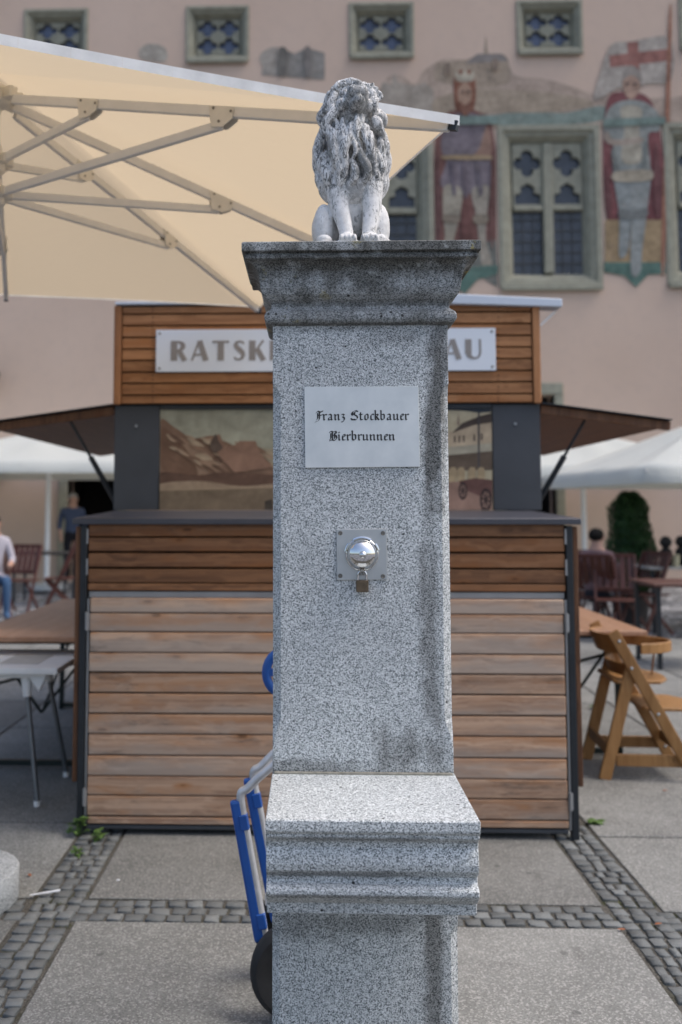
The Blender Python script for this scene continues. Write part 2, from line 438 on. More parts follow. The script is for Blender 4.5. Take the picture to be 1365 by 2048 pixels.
def plate_mesh(name, outer, holes, th, mat, smooth=False):
    """filled outline with holes in the XZ plane, TH thick"""
    cu = bpy.data.curves.new(name, 'CURVE'); cu.dimensions = '2D'; cu.fill_mode = 'BOTH'; cu.extrude = th/2
    for pts in [outer]+holes:
        s = cu.splines.new('POLY'); s.points.add(len(pts)-1); s.use_cyclic_u = True
        for p, q in zip(s.points, pts): p.co = (q[0], q[1], 0, 1)
    ob = bpy.data.objects.new(name, cu); C.objects.link(ob)
    dg = bpy.context.evaluated_depsgraph_get()
    me = bpy.data.meshes.new_from_object(ob.evaluated_get(dg))
    bpy.data.objects.remove(ob); bpy.data.curves.remove(cu)
    me.transform(Matrix.Rotation(pi/2, 4, 'X'))
    me.name = name; me.materials.clear(); me.materials.append(mat)
    return me
def catmull(pts, n=8, closed=False):
    pts = [Vector(p) for p in pts]; out = []; m = len(pts)
    for i in range(m if closed else m-1):
        g = (lambda j: pts[j % m]) if closed else (lambda j: pts[max(0, min(m-1, j))])
        p0, p1, p2, p3 = g(i-1), g(i), g(i+1), g(i+2)
        for k in range(n):
            t = k/n
            out.append(.5*((2*p1)+(p2-p0)*t+(2*p0-5*p1+4*p2-p3)*t*t+(3*p1-p0-3*p2+p3)*t**3))
    if not closed: out.append(pts[-1])
    return out

# ================================================================== GROUND
XA, XC, XD, XB = -.823, -1.0155, 1.056, 1.243        # edges of the two cobble strips that run away from the eye
Y1, Y2 = 3.515, 3.705                               # the cross strip
sq = MB().add([(-150, -60, -.05), (150, -60, -.05), (150, 260, -.05), (-150, 260, -.05)], [(0, 1, 2, 3)])
lpart('ground', sq, M['square'], None, kind='structure')
pav = MB().box(-4.5, 6.0, .8, 11.2, -.045, -.0068)
pave = lpart('pavement', pav, M['sand'], None, kind='structure')
J = .007
def slab(x0, x1, y0, y1, k=0):
    z = R_.uniform(-.002, .002)
    m = MB().box(x0+J, x1-J, y0+J, y1-J, -.0066, z)
    o = part('paving_slab', m, M['slab'], pave, bevel=.004)
ys_mid = [1.7, 2.6, Y1]
for a, b in zip(ys_mid[:-1], ys_mid[1:]):
    for x0, x1 in ((XA, .117), (.117, XD)): slab(x0, x1, a, b)
for x0, x1 in ((XA, .117), (.117, XD)): slab(x0, x1, Y2, 4.56); slab(x0, x1, 4.56, 5.5)
for side in (-1, 1):
    e0 = XC if side < 0 else XB
    for i in range(3):
        xa, xb = (e0-.95*(i+1), e0-.95*i) if side < 0 else (e0+.95*i, e0+.95*(i+1))
        rows = [1.7, 2.6, Y1] ; 
        for a, b in zip(rows[:-1], rows[1:]): slab(xa, xb, a, b)
        rows = ([Y2, 4.58, 5.6] if side < 0 else [Y2-.05, 4.46, 5.43])+[6.5, 7.45, 8.4, 9.35, 10.3, 11.15]
        for a, b in zip(rows[:-1], rows[1:]): slab(xa, xb, a, b)
    for i, (a, b) in enumerate(((5.6, 6.5), (6.5, 7.45), (7.45, 8.4), (8.4, 9.35), (9.35, 10.3), (10.3, 11.15))):
        x0, x1 = (XC, .117) if side < 0 else (.117, XB)
        slab(x0, x1, a, b)
# cobbles: ten shared stones, each placed by hand-like jitter
def cobble_mesh(i):
    r = random.Random(100+i)
    h = .034
    base = [(-.5, -.5), (0, -.5), (.5, -.5), (.5, 0), (.5, .5), (0, .5), (-.5, .5), (-.5, 0)]
    j = [(x*(1+r.uniform(-.14, .08)), y*(1+r.uniform(-.14, .08))) for x, y in base]
    L = []
    for s, z in ((1.0, 0), (1.0, h-.007), (.98, h-.0014), (.92, h)):
        L.append([(x*s, y*s, z+(r.uniform(-.0014, .0014) if z > 0 else 0)) for x, y in j])
    m = MB().loops(L)
    return m.mesh('cobble', M['cobble'], 0, 'all')
CM = [cobble_mesh(i) for i in range(12)]
spots = []
def strip(x0, x1, y0, y1, along):
    if along == 'y':
        y = y0
        while y < y1-.03:
            d = R_.uniform(.054, .070); n = R_.choice((3, 3, 3, 4)); xs = [x0]+sorted(x0+(x1-x0)*(k+R_.uniform(-.13, .13))/n for k in range(1, n))+[x1]
            for a, b in zip(xs[:-1], xs[1:]): spots.append(((a+b)/2, y+d/2+R_.uniform(-.004, .004), b-a-.009, d-.008))
            y += d
    else:
        for k in range(3):
            x = x0+R_.uniform(-.03, 0); hy = (y1-y0)/3
            while x < x1-.03:
                w = R_.uniform(.056, .078); spots.append((x+w/2, y0+hy*(k+.5)+R_.uniform(-.003, .003), w-.009, hy-.008)); x += w
strip(XC+.005, XA-.005, 2.55, 4.62, 'y'); strip(XD+.005, XB-.005, 2.45, 4.62, 'y')
strip(XA, XD, Y1+.003, Y2-.003, 'x'); strip(-1.75, XC, Y1+.003, Y2-.003, 'x'); strip(XB, 1.75, Y1-.01, Y2-.05, 'x')
def hidden(s): return (-.08 < s[0] < .55 and Y1 < s[1] < Y2 and -.05 < s[0] < .5) or s[1] < 2.62 or s[0] < -1.5 or s[0] > 1.62
spots.sort(key=hidden)
rest = MB()
for i, (x, y, w, d) in enumerate(spots):
    me = CM[R_.randrange(12)]
    if i < 296:
        o = link('cobble', me, pave, (x, y, -.036+R_.uniform(-.002, .004)))
        o.scale = (w, d, 1); o.rotation_euler = (R_.uniform(-.05, .05), R_.uniform(-.05, .05), R_.uniform(-.07, .07)+(pi if R_.random() < .5 else 0))
    else:
        rest.add([(x+v.co.x*w, y+v.co.y*d, v.co.z-.035) for v in me.vertices], [tuple(p.vertices) for p in me.polygons])
if rest.v: lpart('cobble_remainder', rest, M['cobble'], pave, smooth='all', kind='stuff')

# ================================================================== TOWN HALL
YF = 20.0
def fx(px, py): p = W(px, py, YF); return p.x, p.z
hall = thing('town_hall', 'pink plastered town hall with stone windows and painted knights', 'building', (0, YF, 0))
def rect_px(x0, y0, x1, y1):
    a = fx(x0, (y0+y1)/2)[0]; b = fx(x1, (y0+y1)/2)[0]; mx = (x0+x1)/2
    return a, b, fx(mx, y1)[1], fx(mx, y0)[1]
tops = [(-278, 24, -148, 130), (48, 18, 177, 122), (372, 12, 499, 122), (698, 5, 829, 114), (1033, 0, 1166, 106), (1358, -6, 1492, 98)]
lows = [(335, 262, 538, 590), (665, 256, 868, 584), (997, 250, 1203, 576), (1330, 244, 1540, 570)]
tr = [rect_px(*t) for t in tops]; lr = [rect_px(*t) for t in lows]
door_l = rect_px(135, 958, 236, 1150); door_l = (door_l[0], door_l[1], .0, door_l[3])
door_r = rect_px(1010, 790, 1112, 1150); door_r = (door_r[0], door_r[1], .0, door_r[3])
rc = lambda r: [(r[0], r[2]), (r[1], r[2]), (r[1], r[3]), (r[0], r[3])]
wall_m = plate_mesh('wall', [(-16, -.06), (20, -.06), (20, 17), (-16, 17)], [rc(r) for r in tr+lr]+[[(q[0], max(q[1], .0)) for q in rc(r)] for r in (door_l, door_r)], .5, M['plaster'])
link('wall', wall_m, hall, (0, .25, 0))
def quatre(cx, cz, r, n=10):
    """four-lobed tracery hole"""
    pts = []
    for q in range(4):
        a0 = pi/2*q; c = (cx+cos(a0)*r*.52, cz+sin(a0)*r*.52)
        for k in range(n+1):
            a = a0-pi*.62+pi*1.24*k/n; pts.append((c[0]+cos(a)*r*.46, c[1]+sin(a)*r*.46))
    return pts
def window(r, kind):
    x0, x1, z0, z1 = r; w, h = x1-x0, z1-z0
    fr = .16*w if kind == 'low' else .16*w
    win = link('window', None, hall); win.empty_display_size = .1
    # splayed stone frame: outer ring proud of the wall, inner ring recessed
    def ring(ins, y): return [(x0+ins, y, z0+ins), (x1-ins, y, z0+ins), (x1-ins, y, z1-ins), (x0+ins, y, z1-ins)]
    m = MB().loops([ring(.004, .3), ring(.004, -.035), ring(fr*.35, -.035), ring(fr*.42, .02), ring(fr*.62, .03), ring(fr*.72, .08), ring(fr, .24), ring(fr, .3)], cap=False)
    lpart('frame', m, M['win_stone'], win, bevel=.008)
    i = fr; X0, X1, Z0, Z1 = x0+i, x1-i, z0+i, z1-i; mx = (X0+X1)/2
    lpart('pane', MB().box(X0-.02, X1+.02, .255, .27, Z0-.02, Z1+.02), M['glass_blue'] if kind == 'top' else M['glass'], win)
    mw = .075*w/1.6
    if kind == 'top':
        sx = (X1-X0)/2; sz = (Z1-Z0)/2; holes = []
        for k in range(2):
            for l in range(2): holes.append([(X0+sx*(k+.5)+(a_-X0)*sx*.50, Z0+sz*(l+.5)+(b_-Z0)*sz*.50) for a_, b_ in quatre(X0, Z0, .98, 8)])
        me = plate_mesh('tracery', [(X0, Z0), (X1, Z0), (X1, Z1), (X0, Z1)], holes, .07, M['win_stone'])
        link('tracery', me, win, (0, .20, 0))
    else:
        tz = Z0+(Z1-Z0)*.50
        lpart('mullion', MB().box(mx-mw, mx+mw, .10, .25, Z0, Z1), M['win_stone'], win, bevel=.02)
        for a, b in ((X0, mx-mw-.003), (mx+mw+.003, X1)):
            lpart('transom', MB().box(a, b, .12, .25, tz-.05, tz+.05), M['win_stone'], win, bevel=.015)
            c = (a+b)/2; hw = (b-a)/2
            holes = [quatre(c, tz+.05+(Z1-tz)*.66, hw*.96, 8)]
            # pointed cusped light under the quatrefoil
            bz, tzz = tz+.09, tz+.05+(Z1-tz)*.36
            holes.append([(c-hw*.88, bz), (c+hw*.88, bz), (c+hw*.88, bz+(tzz-bz)*.45), (c+hw*.45, bz+(tzz-bz)*.55), (c+hw*.5, bz+(tzz-bz)*.8), (c, tzz), (c-hw*.5, bz+(tzz-bz)*.8), (c-hw*.45, bz+(tzz-bz)*.55), (c-hw*.88, bz+(tzz-bz)*.45)])
            me = plate_mesh('tracery', [(a, tz+.053), (b, tz+.053), (b, Z1), (a, Z1)], holes, .07, M['win_stone'])
            link('tracery', me, win, (0, .20, 0))
            lead = MB()
            for k in range(1, 6): zz = Z0+(tz-Z0)*k/6; lead.box(a, b, .235, .25, zz-.012, zz+.012)
            for k in range(1, 3): xx = a+(b-a)*k/3; lead.box(xx-.008, xx+.008, .229, .233, Z0, tz-.05)
            lpart('lead_bars', lead, M['lead'], win)
    lpart('sill', MB().box(x0+.02, x1-.02, -.11, -.04, z0-.07, z0+.05), M['win_stone'], win, bevel=.02)
for r in tr: window(r, 'top')
for r in lr: window(r, 'low')
def doorway(r, label_depth=.9):
    d = link('doorway', None, hall)
    x0, x1, z0, z1 = r
    m = MB().box(x0-.18, x0, -.06, .34, z0, z1).box(x1, x1+.18, -.06, .34, z0, z1).box(x0-.18, x1+.18, -.07, .34, z1+.003, z1+.24)
    lpart('door_frame', m, M['win_stone'], d, bevel=.015)
    lpart('passage', MB().box(x0-.05, x1+.05, 1.6, 1.7, -.02, z1+.05).box(x0-.1, x0-.05, .5, 1.6, -.02, z1+.05).box(x1+.05, x1+.1, .5, 1.6, -.02, z1+.05).box(x0-.1, x1+.1, .5, 1.7, z1+.06, z1+.12), M['void'], d)
doorway(door_l); doorway(door_r)
# --- the wall paintings: flat paint on the plaster
mural = link('mural', None, hall); mural.empty_display_size = .2
LAYER = [0]
def blob(name, pts, rgb, smooth=True, parent=mural, plane=None, n=6):
    """flat painted patch; PTS in photo pixels laid on the facade plane"""
    LAYER[0] += 1
    P = [(*fx(*p), 0) for p in pts]
    if smooth: P = [tuple(q) for q in catmull(P, n, True)]
    y = -.004-.0009*LAYER[0]
    m = MB().poly([(a, y+.0006, b) for a, b, _ in P], .0006)
    g_ = (.42, .34, .29); rgb = tuple(x*.92+y*.08 for x, y in zip(rgb, g_))
    return lpart(name, m, paint(rgb, .36), parent)
red = (.165, .075, .065)
_unused = (.30, .235, .145), (.40, .33, .25), (.20, .055, .05), (.12, .19, .17), (.27, .28, .26), (.15, .155, .20)
# landscape band behind the figures
blob('painted_hills', [(770, 165), (800, 150), (830, 168), (850, 140), (890, 118), (930, 120), (955, 112), (1010, 110), (1030, 150), (1090, 158), (1150, 175), (1200, 190), (1345, 195), (1420, 180), (1420, 250), (770, 250)], (.41, .32, .255), True)
blob('painted_castle', [(868, 160), (872, 128), (905, 122), (950, 118), (968, 108), (972, 70), (977, 108), (1010, 112), (1022, 140), (1020, 165), (990, 175), (930, 178)], (.33, .265, .20), False)
blob('painted_roof', [(930, 128), (955, 108), (1005, 108), (1018, 122)], (.22, .20, .185), False)
blob('painted_town', [(760, 205), (765, 165), (785, 170), (788, 145), (795, 165), (830, 172), (850, 165), (868, 180), (868, 225)], (.33, .29, .24), False)
blob('painted_river', [(985, 232), (1060, 222), (1130, 226), (1205, 212), (1205, 240), (1120, 250), (985, 250)], (.19, .245, .215), True)
blob('painted_slope', [(870, 200), (940, 180), (1030, 180), (1130, 190), (1190, 208), (1110, 224), (990, 226), (880, 230)], (.34, .275, .205), True)
blob('painted_flourish', [(524, 150), (530, 108), (560, 95), (590, 108), (612, 96), (650, 106), (650, 160), (600, 156)], (.235, .225, .205), False)
blob('painted_flourish', [(280, 100), (300, 88), (330, 96), (332, 122), (285, 118)], (.36, .33, .28), True)
blob('painted_flourish', [(520, 112), (555, 95), (575, 130), (540, 150)], (.33, .30, .26), True)
blob('painted_cloth', [(868, 330), (872, 250), (900, 222), (945, 218), (982, 235), (992, 300), (993, 500), (985, 545), (872, 545)], red, False)
blob('painted_ground', [(868, 500), (993, 480), (996, 575), (958, 552), (940, 556), (915, 590), (868, 560)], (.13, .14, .125), False)
# crowned man in a tunic
def figure(parts_):
    f = link('painted_figure', None, mural)
    for nm, pts, rgb in parts_: blob(nm, pts, rgb, True, f)
figure([('painted_hair', [(908, 190), (910, 150), (930, 140), (948, 150), (952, 195), (942, 228), (915, 225)], (.20, .08, .05)),
        ('painted_face', [(917, 178), (930, 165), (943, 178), (942, 205), (930, 218), (918, 205)], (.36, .235, .165)),
        ('painted_crown', [(914, 162), (912, 142), (922, 150), (930, 138), (938, 150), (947, 142), (946, 162)], (.40, .36, .28)),
        ('painted_tunic', [(890, 250), (912, 228), (950, 228), (974, 250), (980, 320), (988, 372), (935, 388), (882, 372), (893, 320)], (.17, .145, .165)),
        ('painted_arm', [(890, 252), (882, 290), (893, 316), (935, 312), (936, 298), (904, 296), (906, 262)], (.145, .125, .14)),
        ('painted_arm', [(974, 252), (984, 290), (975, 318), (945, 316), (958, 298), (964, 280)], (.26, .16, .12)),
        ('painted_leg', [(890, 372), (924, 380), (920, 430), (908, 480), (904, 520), (886, 520), (890, 470), (886, 420)], (.31, .28, .22)),
        ('painted_leg', [(944, 380), (978, 374), (974, 430), (972, 480), (984, 530), (966, 540), (958, 480), (952, 430)], (.30, .27, .22))])
blob('painted_cloth', [(1206, 300), (1214, 205), (1238, 185), (1300, 200), (1325, 300), (1328, 420), (1300, 458), (1250, 470), (1214, 440)], (.18, .06, .065), True)
blob('painted_ground', [(1210, 440), (1330, 440), (1330, 530), (1210, 525)], (.30, .215, .12), False)
blob('painted_border', [(1208, 525), (1330, 525), (1332, 548), (1296, 550), (1272, 575), (1248, 552), (1208, 545)], (.075, .155, .13), False)
blob('painted_border', [(868, 560), (906, 570), (930, 588), (955, 560), (996, 548), (996, 530), (868, 540)], (.075, .155, .13), False)
# flag: red cross on white
flag = link('painted_flag', None, mural)
blob('painted_field', [(1222, 92), (1262, 84), (1340, 78), (1342, 160), (1300, 168), (1240, 176), (1190, 200), (1200, 150)], (.38, .34, .295), True, flag)
blob('painted_cross', [(1218, 112), (1343, 98), (1344, 122), (1220, 136)], (.27, .12, .10), False, flag)
blob('painted_cross', [(1254, 86), (1276, 84), (1280, 168), (1258, 172)], (.27, .12, .10), False, flag)
figure([('painted_spear', [(1336, 60), (1343, 60), (1330, 500), (1322, 500)], (.30, .14, .09)),
        ('painted_face', [(1246, 160), (1262, 145), (1278, 160), (1276, 186), (1262, 200), (1248, 186)], (.36, .24, .18)),
        ('painted_helmet', [(1242, 172), (1248, 142), (1264, 132), (1280, 146), (1283, 178), (1276, 160), (1262, 152), (1248, 160)], (.27, .24, .21)),
        ('painted_armour', [(1214, 225), (1240, 204), (1285, 204), (1318, 230), (1318, 262), (1296, 270), (1300, 330), (1296, 352), (1230, 350), (1226, 290), (1208, 270)], (.245, .265, .245)),
        ('painted_tabard', [(1240, 220), (1262, 212), (1284, 222), (1278, 262), (1284, 318), (1262, 330), (1242, 318), (1248, 262)], (.36, .33, .26)),
        ('painted_arm', [(1214, 262), (1228, 280), (1280, 276), (1282, 286), (1230, 292), (1208, 280)], (.33, .27, .22)),
        ('painted_leg', [(1226, 340), (1262, 346), (1262, 420), (1256, 500), (1238, 512), (1238, 430)], (.22, .245, .24)),
        ('painted_leg', [(1264, 346), (1300, 340), (1294, 420), (1284, 500), (1280, 545), (1262, 545), (1262, 440)], (.235, .255, .245))])
for p, c in (([(905, 320), (912, 385), (906, 386), (899, 322)], (.11, .095, .12)), ([(930, 322), (936, 390), (928, 390), (925, 322)], (.12, .10, .12)), ([(955, 318), (966, 384), (958, 386), (950, 320)], (.10, .09, .11)),
             ([(892, 312), (978, 312), (978, 320), (892, 320)], (.30, .22, .13)), ([(872, 300), (882, 380), (880, 480), (873, 500)], (.10, .045, .045)), ([(986, 300), (990, 420), (984, 500), (979, 420)], (.11, .05, .045)),
             ([(925, 420), (940, 420), (942, 530), (924, 530)], (.12, .05, .045)), ([(888, 430), (918, 432), (916, 446), (888, 444)], (.20, .17, .13)), ([(948, 432), (974, 430), (974, 446), (950, 448)], (.20, .17, .13)),
             ([(922, 184), (928, 182), (928, 187), (922, 188)], (.10, .07, .06)), ([(934, 182), (940, 184), (940, 188), (934, 187)], (.10, .07, .06)), ([(918, 204), (930, 212), (942, 204), (938, 226), (930, 234), (922, 226)], (.17, .075, .05)),
             ([(1226, 300), (1240, 350), (1232, 352), (1222, 310)], (.15, .17, .16)), ([(1296, 290), (1290, 350), (1283, 350), (1288, 296)], (.15, .17, .16)), ([(1230, 345), (1300, 342), (1298, 362), (1230, 364)], (.33, .29, .22)),
             ([(1238, 420), (1262, 424), (1260, 438), (1238, 436)], (.15, .165, .16)), ([(1264, 424), (1292, 420), (1292, 434), (1264, 438)], (.15, .165, .16)), ([(1212, 330), (1222, 400), (1218, 440), (1210, 400)], (.11, .04, .045)),
             ([(1310, 290), (1322, 360), (1318, 440), (1306, 400)], (.12, .045, .05)), ([(1250, 168), (1256, 167), (1256, 172), (1250, 172)], (.11, .08, .07)), ([(1266, 167), (1272, 168), (1272, 172), (1266, 172)], (.11, .08, .07)),
             ([(890, 130), (900, 130), (900, 150), (890, 150)], (.20, .155, .12)), ([(985, 122), (995, 122), (995, 142), (985, 142)], (.20, .155, .12)),
             ([(560, 100), (575, 104), (572, 150), (560, 150)], (.15, .145, .13)), ([(610, 100), (622, 102), (622, 152), (612, 152)], (.16, .15, .14))):
    blob('painted_detail', p, c, True)
for p in ([(868, 236), (996, 232), (996, 250), (868, 252)], [(1206, 240), (1330, 236), (1330, 250), (1206, 256)]):
    blob('painted_band', p, (.16, .225, .20), False)

# ================================================================== KIOSK
YL, YU = 4.42, 5.36
xl_, xr_ = W(148, 1045, YL-.02).x, W(1160, 1045, YL-.02).x
ux0, ux1 = W(231, 700, YU).x, W(1078, 700, YU).x
kiosk = thing('beer_kiosk', 'wooden beer kiosk with white name sign, printed picture and plank door', 'kiosk', ((xl_+xr_)/2, YL+.5, 0))
zL = lambda y, Y=YL: W(650, y, Y).z
zU = lambda y, Y=YU: W(650, y, Y).z
# counter top
zc = zL(1042, YL-.03)
m = MB().add([(xl_-.005, YL-.03, zc-.016), (xr_+.005, YL-.03, zc-.016), (xr_+.005, YU-.01, zc+.022), (xl_-.005, YU-.01, zc+.022),
              (xl_-.005, YL-.03, zc+.012), (xr_+.005, YL-.03, zc+.012), (xr_+.005, YU-.01, zc+.045), (xl_-.005, YU-.01, zc+.045)],
             [(3, 2, 1, 0), (4, 5, 6, 7), (0, 1, 5, 4), (1, 2, 6, 5), (2, 3, 7, 6), (3, 0, 4, 7)])
part('counter_top', m, M['counter'], kiosk, bevel=.003)
# body behind the planks
part('inner_body', MB().box(xl_+.05, xr_-.05, YL+.05, YU+3.0, .06, zc-.03), M['void'], kiosk)
# posts and side cladding
pw = .030
for s in (-1, 1):
    xe = xl_ if s < 0 else xr_
    a, b = (xe+.030, xe+.030+pw) if s < 0 else (xe-.030-pw, xe-.030)
    part('post', MB().box(a, b, YL-.012, YL+.03, 0, zc-.02), M['dark_steel'], kiosk, bevel=.003)
    a, b = (xe+.004, xe+.027) if s < 0 else (xe-.027, xe-.004)
    zb = G(1168, 1572).z if False else .22
    for k in range(10):
        y0 = YL+.005+k*.095
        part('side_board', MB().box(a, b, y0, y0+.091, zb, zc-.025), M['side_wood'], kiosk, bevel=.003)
px0, px1 = xl_+.030+pw, xr_-.030-pw
for y0, y1 in ((1048, 1073), (1076, 1103), (1107, 1135), (1139, 1166), (1168, 1182)):
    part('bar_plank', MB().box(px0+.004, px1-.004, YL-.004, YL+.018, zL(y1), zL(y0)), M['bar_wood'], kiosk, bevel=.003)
part('rail', MB().box(px0+.006, px1-.006, YL+.010, YL+.03, zL(1197), zL(1184)), M['galv'], kiosk, bevel=.002)
door = link('door', None, kiosk)
rows = [1196, 1227, 1265, 1306, 1346, 1387, 1428.5, 1469.5, 1512.5, 1553.5, 1593, 1635, 1651]
dx0, dx1 = px0+.016, px1-.016
for a, b in zip(rows[:-1], rows[1:]):
    part('plank', MB().box(dx0+R_.uniform(0, .004), dx1-R_.uniform(0, .004), YL-.016+R_.uniform(-.0015, .0015), YL+.008, zL(b)+R_.uniform(.002, .0042), zL(a)-R_.uniform(.002, .0036)), M['door_wood'], door, bevel=.0035).rotation_euler = (0, R_.uniform(-.0009, .0009), 0)
part('door_back', MB().box(dx0+.01, dx1-.01, YL+.010, YL+.03, zL(1651), zL(1198)), M['void'], door)
part('bottom_rail', MB().box(dx0, dx1, YL-.010, YL+.02, zL(1661), zL(1653)), M['dark_panel'], door, bevel=.002)
for s in (-1, 1):
    xa, xb = (px0, dx0-.003) if s < 0 else (dx1+.003, px1)
    part('edge_strip', MB().box(xa+.003, xb, YL-.005, YL+.01, zL(1655), zL(1198)), M['galv'], door, bevel=.001)
    for ya, yb in ((1226, 1260), (1580, 1612)):
        h = MB().box(xa-.002, xb+.004, YL-.020, YL-.006, zL(yb), zL(ya))
        xm = (xa+xb)/2
        h.tube([(xm, YL-.022, zL(yb)-.004), (xm, YL-.022, zL(ya)+.004)], .006, 8)
        part('hinge', h, M['galv'], door)
    for ya, yb in ((1058, 1088), (1118, 1150)):
        part('clip', MB().box(xa-.004, xa+.004, YL-.012, YL+.004, zL(yb), zL(ya)) if s < 0 else MB().box(xb-.004, xb+.004, YL-.012, YL+.004, zL(yb), zL(ya)), M['galv'], kiosk)
for x in (-.55, .1, .75):
    part('foot', MB().box(x-.06, x+.06, YL+.1, YL+.2, 0, .062), M['side_wood'], kiosk, bevel=.004)
# upper box
ztop, zmid, zlow = zU(611), zU(808), zc+.047
dp0, dp1 = W(320, 900, YU).x, W(985, 900, YU).x
part('upper_body', MB().box(ux0+.03, ux1-.03, YU+.035, YU+3.0, zlow, ztop-.01), M['void'], kiosk)
part('side_panel', MB().box(ux0, dp0-.003, YU+.004, YU+.03, zlow, zmid-.004), M['dark_panel'], kiosk, bevel=.003)
part('side_panel', MB().box(dp1+.003, ux1, YU+.004, YU+.03, zlow, zmid-.004), M['dark_panel'], kiosk, bevel=.003)
for s, xa in ((-1, ux0), (1, ux1-.004)):
    part('side_wall', MB().box(xa, xa+.004, YU+.031, YU+3.0, zlow, ztop-.002), M['dark_panel'], kiosk)
for px, py in ((273, 852), (1031, 848)):
    p = W(px, py, YU)
    part('bolt', MB().lathe([(.0075, .004), (.0075, -.002), (.005, -.005)], 10, (p.x, YU, p.z), 'y'), M['steel'], kiosk, smooth=True)
tw = .040
for xa in (ux0-.002, ux1-tw+.002):
    part('corner_board', MB().box(xa, xa+tw, YU-.034, YU+.002, zmid-.002, ztop), M['fascia_upright'], kiosk, bevel=.004)
fr = [611, 627.5, 651, 674.5, 697.5, 720.5, 744, 766.5, 790, 808]
for a, b in zip(fr[:-1], fr[1:]):
    part('fascia_plank', MB().box(ux0+tw+.003, ux1-tw-.003, YU-.024, YU-.002, zU(b)+.004, zU(a)-.0045), M['fascia_wood'], kiosk, bevel=.003)
scm = MB().lathe([(.004, .001), (.004, -.0012), (.002, -.0016)], 8, (0, 0, 0), 'y').mesh('screw', M['void'])
for a, b in zip(fr[:-1], fr[1:]):
    for px in (306, 997):
        for dy in (.3, .7):
            if 655 < a+(b-a)*dy < 746 and px > 315 and px < 990: continue
            q = W(px, a+(b-a)*dy, YU-.0245); link('screw', scm, kiosk, Vector((q.x, YU-.0245, q.z))-kiosk.location)
part('fascia_backing', MB().box(ux0+.01, ux1-.01, YU+.003, YU+.02, zmid+.002, ztop-.005), M['void'], kiosk)
part('lintel_strip', MB().box(dp0, dp1, YU-.006, YU+.02, zU(818), zmid-.004), M['dark_steel'], kiosk)
# sheet roof that rises to the left and overhangs on the right
ra, rb = W(905, 588, YU-.05), W(1124, 598, YU-.05)
sl = (rb.z-ra.z)/(rb.x-ra.x)
zr = lambda x: rb.z+(x-rb.x)*sl
part('roof', MB().box(ux0+.004, ux1-.004, YU-.045, YU+2.9, ztop+.004, ztop+.02), M['roof_sheet'], kiosk, bevel=.003)
xm0 = (ux0+ux1)/2-.2
m = MB().add([(xm0, YU-.06, ztop+.022), (rb.x, YU-.06, rb.z-.05), (rb.x, YU+.06, rb.z-.05), (xm0, YU+.06, ztop+.022), (xm0, YU-.06, zr(xm0)), (rb.x, YU-.06, rb.z), (rb.x, YU+.06, rb.z), (xm0, YU+.06, zr(xm0))],
             [(3, 2, 1, 0), (4, 5, 6, 7), (0, 1, 5, 4), (1, 2, 6, 5), (2, 3, 7, 6), (3, 0, 4, 7)])
for v_ in m.v[:4]: v_.z = max(v_.z, ztop+.024) if v_.x < ux1 else ztop-.028
part('roof_edge', m, M['roof_sheet'], kiosk, bevel=.004)
part('roof_strut', MB().bar(W(1112, 622, YU), W(1080, 652, YU), .012, .012), M['rib'], kiosk)
# name sign
sg = [W(313, 661, YU-.03), W(991, 655, YU-.03), W(993, 739, YU-.03), W(313, 746, YU-.03)]
sx0, sx1 = sg[0].x, sg[1].x; sz1, sz0 = (sg[0].z+sg[1].z)/2, (sg[2].z+sg[3].z)/2
sign = part('sign_board', MB().box(sx0, sx1, YU-.034, YU-.027, sz0, sz1), M['sign_white'], kiosk, bevel=.0015)
for a in (sx0+.02, sx1-.02):
    for b in (sz0+.02, sz1-.02):
        part('screw', MB().lathe([(.007, .002), (.007, -.002), (.003, -.004)], 10, (a, YU-.034, b), 'y'), M['screw'], sign)
def stroke(mb, pts, wds, y, org, sx, sz):
    P = [Vector((p[0], p[1])) for p in pts]; L, Rr = [], []
    for i, p in enumerate(P):
        d = (P[min(i+1, len(P)-1)]-P[max(i-1, 0)]).normalized(); n = Vector((-d.y, d.x))*(wds[i] if isinstance(wds, list) else wds)/2
        L.append(p+n); Rr.append(p-n)
    out = L+Rr[::-1]
    mb.poly([(org[0]+q.x*sx, y, org[1]+q.y*sz) for q in out], .0012)
def arc(cx, cy, rx, ry, a0, a1, n=12): return [(cx+rx*cos(radians(a0+(a1-a0)*k/n)), cy+ry*sin(radians(a0+(a1-a0)*k/n))) for k in range(n+1)]
TH, TN = .29, .10
